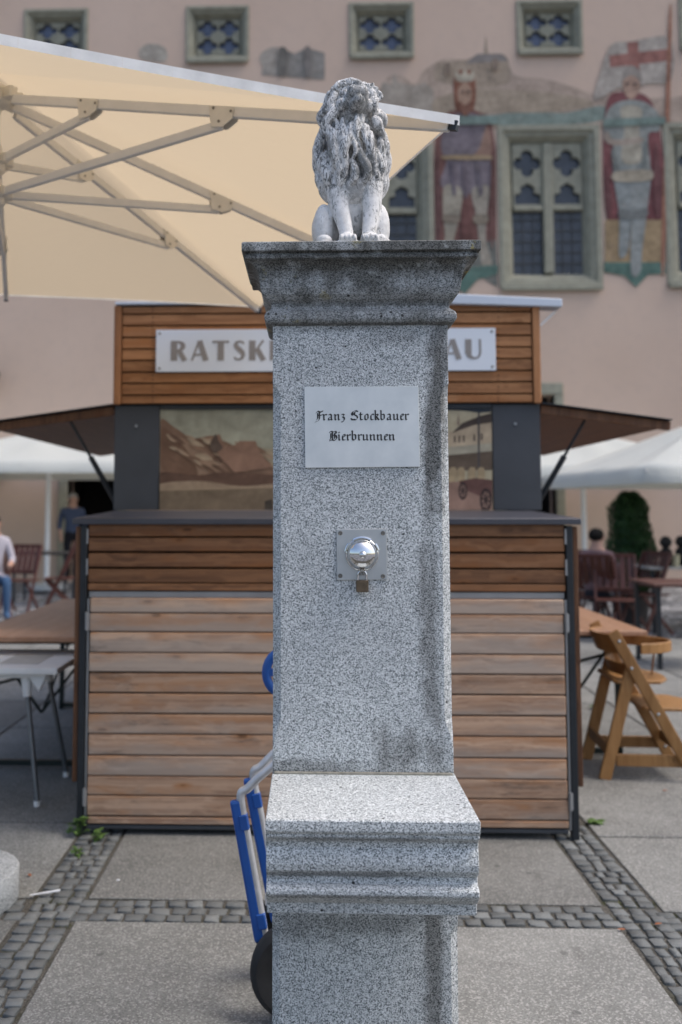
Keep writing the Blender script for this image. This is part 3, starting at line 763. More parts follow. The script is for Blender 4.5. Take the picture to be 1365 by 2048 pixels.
def roman(ch):
    if ch == 'R': return .72, [([(.125, 0), (.125, 1)], TH), (arc(.26, .735, .27, .215, 95, -95), [.1, .11, .13, .17, .2, .22, .23, .22, .2, .17, .13, .11, .1]), ([(.34, .52), (.62, 0)], .23)]
    if ch == 'P': return .66, [([(.125, 0), (.125, 1)], TH), (arc(.26, .70, .27, .25, 95, -95), [.1, .11, .13, .17, .2, .22, .23, .22, .2, .17, .13, .11, .1])]
    if ch == 'A': return .80, [([(.04, 0), (.36, 1)], .09), ([(.38, 1), (.68, 0)], .25), ([(.14, .30), (.56, .30)], .09)]
    if ch == 'T': return .74, [([(.37, 0), (.37, 1)], TH), ([(0, .945), (.74, .945)], .11)]
    if ch == 'S': return .58, [([(.50, .84), (.42, .93), (.30, .95), (.17, .90), (.13, .78), (.18, .66), (.30, .55), (.42, .42), (.47, .28), (.42, .12), (.30, .05), (.16, .06), (.06, .17)], [.09, .1, .1, .15, .19, .22, .24, .23, .19, .15, .1, .1, .09])]
    if ch == 'K': return .76, [([(.125, 0), (.125, 1)], TH), ([(.26, .46), (.62, 1)], .10), ([(.34, .58), (.64, 0)], .24)]
    if ch == 'E': return .58, [([(.125, 0), (.125, 1)], TH), ([(.24, .945), (.54, .945)], .11), ([(.24, .52), (.50, .52)], .10), ([(.24, .055), (.56, .055)], .11)]
    if ch == 'L': return .56, [([(.125, 0), (.125, 1)], TH), ([(.24, .055), (.54, .055)], .11)]
    if ch == 'U': return .76, [([(.125, 1), (.125, .32), (.17, .16), (.27, .08), (.38, .05), (.50, .07), (.60, .16), (.645, .32), (.645, 1)], [TH, TH, .22, .16, .11, .10, .10, .10, .10])]
    return .40, []
text = 'RATSKELLER PASSAU'; gap = .17
total = sum(roman(c)[0]+gap for c in text)-gap
xs0, xs1 = W(343, 700, YU-.035).x, W(966, 700, YU-.035).x
zb0, zb1 = W(650, 720, YU-.035).z, W(650, 680, YU-.035).z
ksx = (xs1-xs0)/total; cx = 0
for c in text:
    w, st = roman(c)
    if st:
        mb = MB()
        for i, (p, wd) in enumerate(st): stroke(mb, p, wd, YU-.0345-.0002*i, (xs0+cx*ksx, zb0), ksx, zb1-zb0)
        part('letter', mb, M['letter_grey'], sign)
    cx += w+gap
# printed picture on the shutter
pic = link('picture_panel', None, kiosk)
pz0, pz1 = zlow, zU(818)
part('print_sheet', MB().box(dp0, dp1, YU+.006, YU+.02, pz0, pz1), paint((.36, .31, .215), .2), pic)
PL = [0]
def ink(name, pts, rgb, smooth=True, n=5):
    PL[0] += 1; y = YU+.0055-.00012*PL[0]
    P = [(W(a, b, YU).x, W(a, b, YU).z, 0) for a, b in pts]
    if smooth: P = [tuple(q) for q in catmull(P, n, True)]
    P = [(max(dp0+.002, min(dp1-.002, a)), max(pz0+.002, min(pz1-.002, b))) for a, b, _ in P]
    part(name, MB().poly([(a, y, b) for a, b in P], .0001), paint(tuple(x*1.18 for x in rgb), .29), pic)
ink('printed_sky', [(318, 818), (640, 818), (640, 905), (318, 880)], (.27, .265, .20), False)
ink('printed_mountain', [(318, 845), (350, 855), (385, 876), (430, 872), (455, 905), (520, 910), (560, 950), (560, 975), (318, 980)], (.20, .125, .085))
ink('printed_rock', [(330, 870), (372, 880), (420, 910), (440, 950), (380, 965), (330, 950)], (.255, .17, .115))
ink('printed_rock', [(322, 858), (345, 868), (380, 910), (395, 952), (350, 955), (322, 930)], (.15, .09, .06))
rk = random.Random(11)
for i in range(46):
    x0 = rk.uniform(322, 545); base_y = 862+max(0, (x0-330))*.14+abs(rk.gauss(0, 26)); y0 = min(958, base_y); ln = rk.uniform(14, 46); sl_ = rk.uniform(.2, .75); th_ = rk.uniform(2, 6)
    c_ = rk.choice(((.30, .215, .145), (.13, .08, .055), (.24, .15, .10), (.34, .26, .175), (.17, .105, .07)))
    ink('printed_stroke', [(x0, y0), (x0+ln*.5, y0+ln*.5*sl_-th_), (x0+ln, min(966, y0+ln*sl_)), (x0+ln*.5, min(966, y0+ln*.5*sl_+th_))], c_)
ink('printed_castle', [(425, 876), (440, 868), (450, 893), (470, 890), (480, 882), (512, 882), (520, 905), (545, 935), (470, 945), (440, 915)], (.215, .13, .09), False)
ink('printed_shadow', [(432, 868), (438, 882), (446, 896), (430, 905), (420, 890)], (.09, .065, .05))
ink('printed_trees', [(320, 945), (400, 950), (450, 944), (560, 952), (560, 972), (430, 970), (320, 975)], (.115, .07, .05))
ink('printed_shore', [(318, 968), (400, 962), (480, 972), (560, 968), (560, 985), (430, 985), (318, 990)], (.29, .215, .145))
ink('printed_water', [(318, 982), (560, 976), (560, 1020), (318, 1020)], (.165, .125, .085), False)
ink('printed_figure', [(530, 1002), (545, 998), (546, 1022), (530, 1022)], (.06, .05, .04), False)
# old street with a cart on the right
ink('printed_sky', [(880, 818), (985, 818), (985, 1020), (880, 1020)], (.34, .295, .20), False)
ink('printed_awning', [(880, 808), (985, 808), (985, 824), (960, 826), (930, 822), (880, 820)], (.03, .037, .045), False)
ink('printed_house', [(880, 870), (908, 862), (918, 852), (985, 830), (985, 925), (880, 925)], (.345, .275, .19), False)
ink('printed_roof', [(904, 866), (925, 846), (960, 832), (985, 826), (985, 845), (950, 850)], (.055, .043, .036), False)
ink('printed_spire', [(914, 850), (917, 828), (920, 850)], (.16, .12, .09), False)
for wx, wy in ((908, 872), (917, 872), (926, 871), (947, 869), (962, 867)): ink('printed_window', [(wx, wy), (wx+4, wy), (wx+4, wy+13), (wx, wy+13)], (.09, .07, .055), False)
ink('printed_arcade', [(880, 905), (985, 900), (985, 940), (880, 942)], (.10, .075, .055), False)
ink('printed_canopy', [(880, 896), (985, 886), (985, 902), (880, 912)], (.29, .265, .20), False)
ink('printed_pole', [(956, 826), (960, 826), (960, 950), (956, 950)], (.06, .055, .055), False)
for bx in (884, 900, 916, 938, 956): ink('printed_barrel', [(bx, 938), (bx+12, 936), (bx+14, 952), (bx+10, 966), (bx, 966)], (.30, .23, .14))
ink('printed_street', [(880, 965), (985, 960), (985, 1022), (880, 1022)], (.26, .165, .125), False)
ink('printed_cart', [(918, 962), (950, 956), (985, 960), (985, 1002), (955, 990), (925, 978)], (.12, .065, .055), False)
def wheelprint(cx, cy, rx, ry):
    o = [(cx+rx*cos(a), cy+ry*sin(a)) for a in [2*pi*k/16 for k in range(16)]]
    ink('printed_wheel', o, (.045, .032, .03), False)
    ink('printed_hub', [(cx+rx*.72*cos(a), cy+ry*.72*sin(a)) for a in [2*pi*k/16 for k in range(16)]], (.21, .135, .105), False)
    for k in range(4):
        a = pi*k/4+.2; d = (cos(a), sin(a)); q = (-d[1]*.09, d[0]*.09)
        ink('printed_spoke', [(cx+rx*.8*(d[0]+q[0]), cy+ry*.8*(d[1]+q[1])), (cx+rx*.8*(-d[0]+q[0]), cy+ry*.8*(-d[1]+q[1])), (cx+rx*.8*(-d[0]-q[0]), cy+ry*.8*(-d[1]-q[1])), (cx+rx*.8*(d[0]-q[0]), cy+ry*.8*(d[1]-q[1]))], (.045, .032, .03), False)
wheelprint(926, 982, 9, 18); wheelprint(972, 1000, 12, 24)
# side hatches, folded up, each on a gas strut
for s in (-1, 1):
    xe = ux0 if s < 0 else ux1
    zh_ = zU(820); out = .70
    fl = MB()
    a = Vector((xe+s*.005, 0, zh_)); b = Vector((xe+s*out, 0, zh_-.095))
    t0, t1 = Vector((0, 0, .035)), Vector((0, 0, 0))
    y0, y1 = YU+.03, YU+2.9
    fl.add([(a.x, y0, a.z), (b.x, y0, b.z), (b.x, y1, b.z), (a.x, y1, a.z), (a.x, y0, a.z+.03), (b.x, y0, b.z+.03), (b.x, y1, b.z+.03), (a.x, y1, a.z+.03)],
           [(3, 2, 1, 0), (4, 5, 6, 7), (0, 1, 5, 4), (1, 2, 6, 5), (2, 3, 7, 6), (3, 0, 4, 7)])
    hatch = part('hatch', fl, M['flap_wood'], kiosk, bevel=.004)
    fs = MB().bar((a.x, y0-.012, a.z+.002), (b.x, y0-.012, b.z+.002), .018, .05)
    part('hatch_edge', fs, M['side_wood'], hatch, bevel=.003)
    part('hatch_cap', MB().bar((a.x, y0+.4, a.z+.034), (b.x, y0+.4, b.z+.034), .9, .006), M['dark_steel'], hatch)
    p0 = a.lerp(b, .38); q = (p0.x, y0+.05, p0.z-.004); e = (xe+s*.012, y0+.12, zU(1005))
    mid = Vector(q).lerp(Vector(e), .45)
    part('gas_strut', MB().tube([q, mid], .008, 8).tube([mid, e], .016, 8), M['dark_steel'], hatch, smooth=True)

# ================================================================== BIG PARASOL
par_a, par_ph, ZH, ZT = 1.315, .261, 2.482, 3.055
pc = Vector((-1.195, 3.60, 0))
u = Vector((cos(par_ph), sin(par_ph), 0)); v = Vector((-sin(par_ph), cos(par_ph), 0))
para = thing('parasol', 'big square cream parasol seen from below with aluminium ribs', 'parasol', pc)
def rim(th):
    c, s = cos(th), sin(th); k = 1/max(abs(c), abs(s)); return pc+(u*c+v*s)*k*par_a
ends = [rim(pi/4*k) for k in range(8)]      # 0: +u, 1: +u+v ...
endz = [0, 0, 0, 0, .08, .17, .105, 0]     # the wind lifts the near left corner
# canopy as one cloth: eight panels, hem drawn in a little between the ribs
NR, NS = 14, 10
top_v, grid = [], []
for j in range(NR+1):
    t = j/NR; row = []
    for k in range(8*NS):
        p, f = divmod(k, NS); f /= NS
        a, b = ends[p], ends[(p+1) % 8]
        e = a.lerp(b, f); bow = 4*f*(1-f)
        e = e.lerp(pc, .012*bow)
        q = pc.lerp(e, t); sag = bow*t*(.018+.02*(1-t))
        hz_ = ZH+endz[p]*(1-f)+endz[(p+1) % 8]*f
        z = ZT+(hz_-ZT)*(t**1.04)-sag*.6+(.012*bow*t**6)
        row.append(Vector((q.x, q.y, z+.022)))
    grid.append(row)
m = MB(); n = 8*NS
for r in grid: m.v += r
for j in range(NR):
    for k in range(n): m.f.append((j*n+k, j*n+(k+1) % n, (j+1)*n+(k+1) % n, (j+1)*n+k)); m.mi.append(0)
part('canopy', m, M['canopy'], para, smooth='all')
hem = MB()
for k in range(n):
    hh_ = .024 if 5*NS <= k < 7*NS else .006
    a, b = grid[NR][k], grid[NR][(k+1) % n]; o = (a+b)/2-pc; o.z = 0; o.normalize(); o *= .003
    hem.add([a+o+Vector((0, 0, .004)), b+o+Vector((0, 0, .004)), b+o*.5-Vector((0, 0, hh_)), a+o*.5-Vector((0, 0, hh_))], [(0, 1, 2, 3)])
part('hem', hem, M['hem'], para, smooth='all')
hubz = ZT-.075
pole_r = .021
part('pole', MB().tube([(pc.x, pc.y, .12), (pc.x, pc.y, hubz+.05)], pole_r, 20), M['rib'], para, smooth=True)
hub = MB().lathe([(.05, -.03), (.062, -.02), (.062, .03), (.04, .05)], 16, (pc.x, pc.y, hubz))
for e in ends:
    d = (e-pc).normalized(); hub.bar(pc+d*.05+Vector((0, 0, hubz+.004)), pc+d*.105+Vector((0, 0, hubz+.002)), .038, .045)
part('crown_joint', hub, M['cast'], para, bevel=.004)
zr1, zr2 = W(8, 322, pc.y).z, W(8, 388, pc.y).z
run = {}
for nm, z in (('upper_runner', zr1), ('lower_runner', zr2)):
    q = MB().lathe([(.030, -.05), (.046, -.04), (.046, .01), (.036, .03), (.030, .06)], 16, (pc.x, pc.y, z))
    for e in ends:
        d = (e-pc).normalized(); q.bar(pc+d*.035+Vector((0, 0, z)), pc+d*.075+Vector((0, 0, z)), .03, .036)
    run[nm] = part(nm, q, M['cast'], para, bevel=.004)
def ribpt(e, t): 
    a = pc+Vector((0, 0, hubz)); b = Vector((e.x, e.y, ZH-.004+endz[ends.index(e)]))
    return a.lerp(b, t)
for k, e in enumerate(ends):
    d = (e-pc); d.z = 0; d.normalize()
    rb_ = part('rib', MB().bar(ribpt(e, .055), ribpt(e, .985), .022, .034), M['rib'], para, bevel=.0025)
    part('rib_tip', MB().bar(ribpt(e, .986), ribpt(e, .998), .020, .026), M['dark_steel'], rb_)  # dark block stands for the shaded hollow in the rib's end
    links = [(.26, zr1), (.57, zr2)] if k % 2 else [(.66, zr2)]
    for t, z in links:
        j = ribpt(e, t)-Vector((0, 0, .012)); src = pc+d*.06+Vector((0, 0, z))
        jj = j-Vector((0, 0, .03))
        part('strut', MB().bar(src, jj, .020, .030), M['rib'], para, bevel=.0025)
        side = d.cross(Vector((0, 0, 1)))
        rd = (ribpt(e, 1)-ribpt(e, 0)).normalized(); sdv = (jj-src).normalized()
        for s in (-1, 1):
            o = side*s*.0135
            pl = [j-rd*.045+Vector((0, 0, .026))+o, j+rd*.055+Vector((0, 0, .026))+o, j+rd*.05-Vector((0, 0, .012))+o, jj+sdv*.01-Vector((0, 0, .014))+o, jj-sdv*.035-Vector((0, 0, .004))+o]
            bk = part('bracket', MB().poly(pl, .003, d=side*s), M['cast'], rb_, bevel=0)
            if s > 0 or True:
                for q in (pl[0].lerp(pl[2], .2), pl[1].lerp(pl[3], .22), pl[3].lerp(pl[0], .25)):
                    b_ = MB().tube([q+side*s*.002, q+side*s*.006], .0045, 8)
                    bk_o = None
                    rb_bolt = part('bolt', b_, M['screw'], rb_)
# reinforcement patches round the crown
dc = Vector((-1.31, 3.655, 0))
disc = MB().lathe([(.238, 0), (.243, .006), (.243, .110), (.239, .115), (.234, .116)], 56, dc)
part('base_disc', disc, M['disc'], para, smooth=True)
part('pole_socket', MB().tube([(pc.x, pc.y, .10), (pc.x, pc.y, .28)], .03, 16), M['cast'], para, smooth=True)

# ================================================================== BEER FOUNTAIN PILLAR
YP = 2.32
PXL, PXR = W(546, 1100, YP).x, W(902, 1100, YP).x
PW = PXR-PXL; YB = YP+.205; pcx = (PXL+PXR)/2
pillar = thing('fountain_pillar', 'grey granite pillar with moulded cap, name plaque, tap and stone shelf', 'fountain', (pcx, (YP+YB)/2, 0))
zp = lambda y, o=0.0: W(725, y, YP-o).z
prof = [(481, .069), (483, .0705), (501, .0705), (502, .061), (506, .060), (507, .064), (516, .064), (518, .056), (522, .049), (530, .041), (541, .035), (556, .031), (575, .0285), (588, .023), (598, .014), (605, .004), (607, .004), (617, .004), (619, .009), (623, .016), (629, .0195), (638, .0195), (644, .014), (648, .006), (651, .002)]
def ring_at(o, z, extra=0): return [(PXL-o, YP-o, z), (PXR+o, YP-o, z), (PXR+o, YB+o, z), (PXL-o, YB+o, z)]
ztopcap = zp(481, .069)
L = [ring_at(o, zp(y, o)) for y, o in reversed(prof)]
capm = MB().loops(L)
px_of = lambda px, y: W(px, y, YP).x
cs = lambda px, py: (W(px, py, YP).x-pcx, zp(py, .05))
stc = granite('granite_cap', [(0, zp(524, .05), .5, .038, 1.0), (W(700, 530, YP).x-pcx, zp(545, .04), .11, .05, .8), (-.27, zp(560, .03), .035, .07, .95), (.27, zp(560, .03), .03, .07, .6), (0, zp(504, .06), .5, .006, .95), (0, zp(606, .02), .5, .007, .7), (0, zp(648, .01), .5, .005, .8), (.14, zp(490, .07), .22, .04, .9)], .78, True, .85)  # cove and slab stains, plus thin darker bands in the moulding recesses
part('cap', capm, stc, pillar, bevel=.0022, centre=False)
zs1, zs0 = zp(651), zp(1549)
def octo(c, z, x0=PXL, x1=PXR, y0=YP, y1=YB):
    return [(x0+c, y0, z), (x1-c, y0, z), (x1, y0+c, z), (x1, y1-c, z), (x1-c, y1, z), (x0+c, y1, z), (x0, y1-c, z), (x0, y0+c, z)]
zc1, zc0 = zp(768), zp(1470)
CH = .019
prf = [(zs0, .0015), (zc0-.03, .0015), (zc0, .006), (zc0+.035, CH), (zc1-.03, CH), (zc1-.008, .012), (zc1, .0015), (zs1, .0015)]
cxs = pcx
shaft_st = [(W(868, 900, YP).x-pcx, zp(840), .030, .27, .9), (W(872, 700, YP).x-pcx, zp(690), .045, .08, .75), (W(860, 1300, YP).x-pcx, zp(1290), .028, .33, .6), (W(800, 700, YP).x-pcx, zp(675), .10, .03, .4), (W(820, 1510, YP).x-pcx, zp(1500), .10, .06, .6), (W(620, 1530, YP).x-pcx, zp(1535), .14, .02, .5), (W(720, 660, YP).x-pcx, zp(655), .2, .012, .4)]
part('shaft', MB().loops([octo(c, z) for z, c in prf]), granite('granite_shaft', shaft_st, 1.0), pillar, centre=False)
# base block under the shelf
zb_top = W(725, 1552, YP).z
bs = [(W(868, 1940, YP).x-pcx, zp(1960), .03, .25, .75), (W(600, 1850, YP).x-pcx, zp(1850), .12, .05, .5), (W(700, 1842, YP).x-pcx, zp(1845), .25, .03, .5)]  # runoff stain at the right edge, darker patches along the block's top
bp = [(0, .0015), (.10, .0015), (.13, .017), (zp(1862), .017), (zp(1838), .0015), (zs0-.002, .0015)]
part('base_block', MB().loops([octo(c, z, PXL-.001, PXR+.004, YP-.008, YB+.008) for z, c in bp]), granite('granite_base', bs, .93), pillar, centre=False)
# stone shelf on its mouldings
OV = .345
def zo(y, o): return W(725, y, YP-o).z
sp = [(1640, OV-.004), (1642, OV), (1664, OV), (1667, OV-.004), (1668, OV-.012), (1677, OV-.012), (1680, OV-.022), (1684, OV-.031), (1695, OV-.033), (1712, OV-.027), (1730, OV-.024), (1742, OV-.027), (1750, OV-.037), (1752, OV-.045), (1762, OV-.046), (1766, OV-.044), (1772, OV-.034), (1782, OV-.024), (1792, OV-.024), (1798, OV-.032), (1803, OV-.044), (1806, OV-.058), (1829, OV-.062)]
pro = [(YP-o, zo(y, o)) for y, o in sp]
zt_ = pro[0][1]
yk = YP-.010
pro2 = [(yk, zt_)] + pro + [(yk, pro[-1][1])]
m = MB(); xa, xb = PXL-.001, PXR+.002
m.loops([[(xa, y, z) for y, z in pro2], [(xb, y, z) for y, z in pro2]])
shelf_bands = [(W(600, 1760, YP-OV).x-pcx, zo(1763, OV), .25, .010, .55), (W(700, 1685, YP-OV).x-pcx, zo(1684, OV), .25, .008, .5), (W(700, 1806, YP-OV).x-pcx, zo(1805, OV), .28, .006, .55)]  # thin darker bands along the moulding grooves
part('shelf', m, granite('granite_shelf_stone', shelf_bands, 1.08), pillar, bevel=.002, centre=False)
# mortar joint
part('mortar_joint', MB().box(PXL+.004, PXR-.004, YP-.013, YP-.001, zt_-.002, zt_+.004), plain('old_mortar', (.24, .23, .19), .9, 0, .35, 60), pillar, bevel=.001)
# name plaque with blackletter engraving
pq = [W(609, 774, YP), W(837, 773, YP), W(840, 934, YP), W(611, 936, YP)]
plq = MB().poly([(p.x, YP-.0015, p.z) for p in pq], .004)
plaque = part('name_plaque', plq, M['plaque'], pillar, bevel=.0008)
yface = YP-.0058
NIB = radians(38)
def minim(x): return [(x-.10, .92), (x, .82), (x, .16), (x+.12, .04)]
BL = {
 'i': (.46, [minim(.05), [(.0, 1.30), (.10, 1.20)]]),
 'n': (.92, [minim(.05), minim(.50), [(.10, .72), (.42, .94)]]),
 'r': (.62, [minim(.05), [(.10, .74), (.30, .95), (.44, .80)]]),
 'a': (.90, [[(.42, .52), (.12, .42), (.05, .28), (.08, .12), (.20, .04), (.40, .22)], [(.06, .82), (.24, .97), (.44, .82), (.44, .16), (.56, .04)]]),
 'u': (.92, [minim(.05), [(.40, .94), (.50, .84), (.50, .16), (.62, .04)], [(.14, .05), (.46, .26)]]),
 'e': (.66, [[(.14, .86), (.05, .72), (.05, .20), (.18, .04), (.42, .18)], [(.12, .86), (.28, .97), (.42, .76), (.08, .50)]]),
 'o': (.80, [[(.14, .88), (.05, .76), (.05, .20), (.22, .04)], [(.14, .88), (.30, .97), (.46, .80), (.46, .24), (.22, .04)]]),
 'c': (.60, [[(.14, .86), (.05, .74), (.05, .20), (.18, .04), (.40, .16)], [(.12, .86), (.28, .97), (.42, .82)]]),
 'k': (.76, [[(-.04, 1.52), (.05, 1.42), (.05, .16), (.17, .04)], [(.10, .74), (.28, .96), (.42, .76), (.14, .54)], [(.18, .54), (.42, .18), (.54, .04)]]),
 'b': (.84, [[(-.04, 1.52), (.05, 1.42), (.05, .24), (.22, .04)], [(.10, .80), (.30, .96), (.48, .80), (.48, .24), (.22, .04)]]),
 't': (.60, [[(.05, 1.22), (.05, .20), (.18, .04), (.38, .16)], [(-.14, .90), (.34, .90)]]),
 'z': (.66, [[(-.02, .88), (.12, .96), (.36, .84), (.14, .52), (.36, .42), (.38, .10), (.18, -.24), (-.04, -.22)]]),
 'S': (1.22, [[(.92, 1.32), (.64, 1.50), (.30, 1.36), (.22, 1.10), (.40, .90), (.78, .66), (.88, .36), (.66, .05), (.20, .08), (-.04, .30)], [(.52, 1.34), (.50, .96)], [(.02, .02), (.34, .18), (.62, .04)], [(.18, 1.30), (.04, 1.02), (.22, .74)]]),
 'F': (1.02, [[(.52, 1.38), (.48, 1.20), (.48, .24), (.28, -.10), (-.14, -.28)], [(.24, 1.14), (.25, .32), (.06, .02)], [(.0, 1.10), (.24, 1.44), (.54, 1.26), (1.0, 1.50)], [(.54, 1.18), (.96, 1.42)], [(.22, .80), (.52, .76), (.92, .92)], [(.52, .70), (.88, .84)]]),
 'B': (1.14, [[(.34, 1.36), (.34, .14)], [(-.10, 1.18), (.16, 1.46), (.40, 1.30), (.72, 1.46), (.88, 1.20), (.56, .86)], [(.40, .86), (.80, .78), (.92, .38), (.62, .02), (.24, .14), (-.10, -.06)], [(.12, 1.16), (.13, .34), (-.06, .10)], [(.62, 1.20), (.62, .30)]]),
 ' ': (.62, [])}
def engrave(s, px0, px1, pyb, pyx):
    x0, x1 = W(px0, pyb, YP).x, W(px1, pyb, YP).x; z0 = W(720, pyb, YP).z; xh = W(720, pyx, YP).z-z0
    tot = sum(BL[c][0] for c in s)-.12; k = (x1-x0)/tot; cx = .02
    nib = Vector((cos(NIB), sin(NIB)))*.235
    q = 0
    for c in s:
        adv, st = BL[c]
        if st:
            mb = MB()
            for pts in st:
                for a, b in zip(pts[:-1], pts[1:]):
                    A, B_ = Vector(a), Vector(b); d = B_-A
                    cr = d.x*nib.y-d.y*nib.x
                    w = nib/2
                    if abs(cr) < .25*d.length*nib.length:   # hairline: give it a little body
                        pn = Vector((-d.y, d.x)).normalized()*.045
                        poly = [A+pn-w*.0, B_+pn, B_-pn, A-pn]
                    else: poly = [A-w, A+w, B_+w, B_-w]
                    q += 1; y = yface-.00002*(q % 40)
                    mb.poly([(x0+(cx+p.x)*k, y, z0+p.y*xh) for p in poly], .0001)
            part('letter', mb, M['engraving'], plaque)
        cx += adv
engrave('Franz Stockbauer', 632, 818, 841, 828)
engrave('Bierbrunnen', 660, 791, 881.5, 868.5)
# tap: plate, dome, knob, catch
tq = [W(673, 1058, YP), W(773, 1057, YP), W(775, 1159, YP), W(674, 1160, YP)]
tap = part('tap_plate', MB().poly([(p.x, YP-.0015, p.z) for p in tq], .004), M['steel'], pillar, bevel=.0012)
for px, py in ((681, 1066), (766, 1066), (681, 1151), (766, 1152)):
    p = W(px, py, YP)
    part('screw', MB().lathe([(.0052, 0), (.0052, -.0022), (.0036, -.0026), (.0024, -.0012)], 14, (p.x, YP-.0055, p.z), 'y'), M['screw'], tap, smooth=True)
tc = W(724, 1108, YP); rd_ = .0345
dome = [(rd_*1.10, 0), (rd_*1.10, -.010), (rd_*1.02, -.012), (rd_*1.0, -.014)]+[(rd_*cos(a), -.014-rd_*.72*sin(a)) for a in [radians(q) for q in range(6, 90, 7)]]
part('dome', MB().lathe(dome, 48, (tc.x, YP-.0056, tc.z), 'y'), M['chrome'], tap, smooth=True)
fy = YP-.0056-.014-rd_*.72
part('knob', MB().lathe([(.0085, .004), (.0085, -.004), (.0065, -.007), (.003, -.009)], 20, (tc.x, fy, tc.z), 'y'), M['chrome'], tap, smooth=True)
rg = MB()
for a0, a1 in ((58, 122), (14, 38), (142, 170)):
    pts = [(tc.x+cos(radians(a))*rd_*1.14, YP-.016, tc.z+sin(radians(a))*rd_*1.14) for a in [a0+(a1-a0)*k/8 for k in range(9)]]
    rg.tube(pts, .0028, 8)
part('dome_clip', rg, M['chrome'], tap, smooth=True)
p = W(724, 1077, YP)
part('catch_pin', MB().tube([(p.x, YP-.006, p.z-.006), (p.x, YP-.012, p.z-.002), (p.x, YP-.013, p.z+.005)], .0028, 10), M['chrome'], tap, smooth=True)
p = W(724, 1141, YP)
part('hasp', MB().box(p.x-.006, p.x-.001, YP-.016, YP-.006, p.z-.010, p.z+.006).box(p.x+.001, p.x+.006, YP-.016, YP-.006, p.z-.010, p.z+.006), M['screw'], tap, bevel=.0006)
# padlock hangs from the hasp
p = W(725, 1172, YP-.012); yk = YP-.014
lock = thing('padlock', 'small brown brass padlock hanging from the tap cover', 'padlock', (p.x, yk, p.z))
part('lock_body', MB().box(p.x-.0142, p.x+.0142, yk-.006, yk+.006, p.z-.0135, p.z+.0135), M['brass_dark'], lock, bevel=.0015)
ztop_l = p.z+.0135
sh = [(p.x-.0098, yk, ztop_l-.002), (p.x-.0098, yk, ztop_l+.012)]+[(p.x-.0098*cos(a), yk, ztop_l+.012+.0098*sin(a)) for a in [pi*k/8 for k in range(1, 8)]]+[(p.x+.0098, yk, ztop_l+.012), (p.x+.0098, yk, ztop_l-.002)]
part('shackle', MB().tube(sh, .0021, 10), M['chrome'], lock, smooth=True)

# ================================================================== LION
LS = .001232                                   # metres per photo pixel at the lion
ly0 = YP+.060
lo_p = W(702, 481, ly0); lz = ztopcap+.020
lion = thing('lion_statue', 'weathered white stone lion sitting upright on top of the pillar', 'statue', (lo_p.x, ly0, lz))
def remesh(mb, name, vox, mat, sm=2, disp=None):
    me = bpy.data.meshes.new(name); me.from_pydata([v for v in mb.v], [], mb.f)
    ob = bpy.data.objects.new(name, me); C.objects.link(ob)
    md = ob.modifiers.new('r', 'REMESH'); md.mode = 'VOXEL'; md.voxel_size = vox
    s2 = ob.modifiers.new('s', 'SMOOTH'); s2.iterations = sm; s2.factor = .5
    dg = bpy.context.evaluated_depsgraph_get()
    out = bpy.data.meshes.new_from_object(ob.evaluated_get(dg))
    bpy.data.objects.remove(ob); bpy.data.meshes.remove(me)
    if disp: disp(out)
    out.materials.clear(); out.materials.append(mat)
    out.polygons.foreach_set('use_smooth', [True]*len(out.polygons))
    return out
def rx(a): return Matrix.Rotation(a, 3, 'X')
def rz(a): return Matrix.Rotation(a, 3, 'Z')
def limb(mb, pts, rad, n=14):
    mb.tube(catmull(pts, 5), [r for r in interp(rad, (len(pts)-1)*5+1)], n)
    mb.ell(pts[0], (rad[0],)*3, 12, 8); mb.ell(pts[-1], (rad[-1],)*3, 12, 8)
def interp(r, n):
    return [r[min(int(i*(len(r)-1)/(n-1)), len(r)-2)]*(1-((i*(len(r)-1)/(n-1))-min(int(i*(len(r)-1)/(n-1)), len(r)-2)))+r[min(int(i*(len(r)-1)/(n-1)), len(r)-2)+1]*((i*(len(r)-1)/(n-1))-min(int(i*(len(r)-1)/(n-1)), len(r)-2)) for i in range(n)]
b = MB()
b.ell((4, 70, 130), (50, 58, 110), 24, 16, rx(-.22))        # trunk
b.ell((4, 100, 62), (58, 62, 62), 24, 16)                    # rump
b.ell((4, 30, 150), (44, 38, 62), 20, 12)                    # chest
for s, cx_ in ((-1, -50), (1, 55)):
    b.ell((cx_, 62, 48), (28, 62, 44), 18, 12, rx(.15))      # thigh
    b.ell((cx_+s*3, 24, 44), (22, 27, 45), 16, 10)           # knee
    b.ell((cx_+s*3, -2, 10), (17, 30, 11), 14, 8)            # hind paw
limb(b, [(-32, 26, 160), (-28, 16, 118), (-20, 2, 70), (-11, -8, 34), (-8, -12, 14)], [29, 25, 18, 14.5, 14])
limb(b, [(42, 26, 160), (42, 16, 118), (42, 4, 70), (37, -6, 34), (35, -12, 14)], [29, 25, 18, 14.5, 14])
for cx_ in (-7, 36):
    b.ell((cx_, -20, 10), (18, 22, 11), 16, 8)
    for k in range(4): b.ell((cx_-13+k*8.6, -36, 8), (5.2, 9, 7.5), 10, 6)
limb(b, [(46, 140, 20), (78, 120, 14), (84, 80, 12), (78, 52, 14)], [11, 10, 9, 12])   # tail laid round the side
b.box(-70, 78, -40, 165, -15, 2)                             # plinth under the body
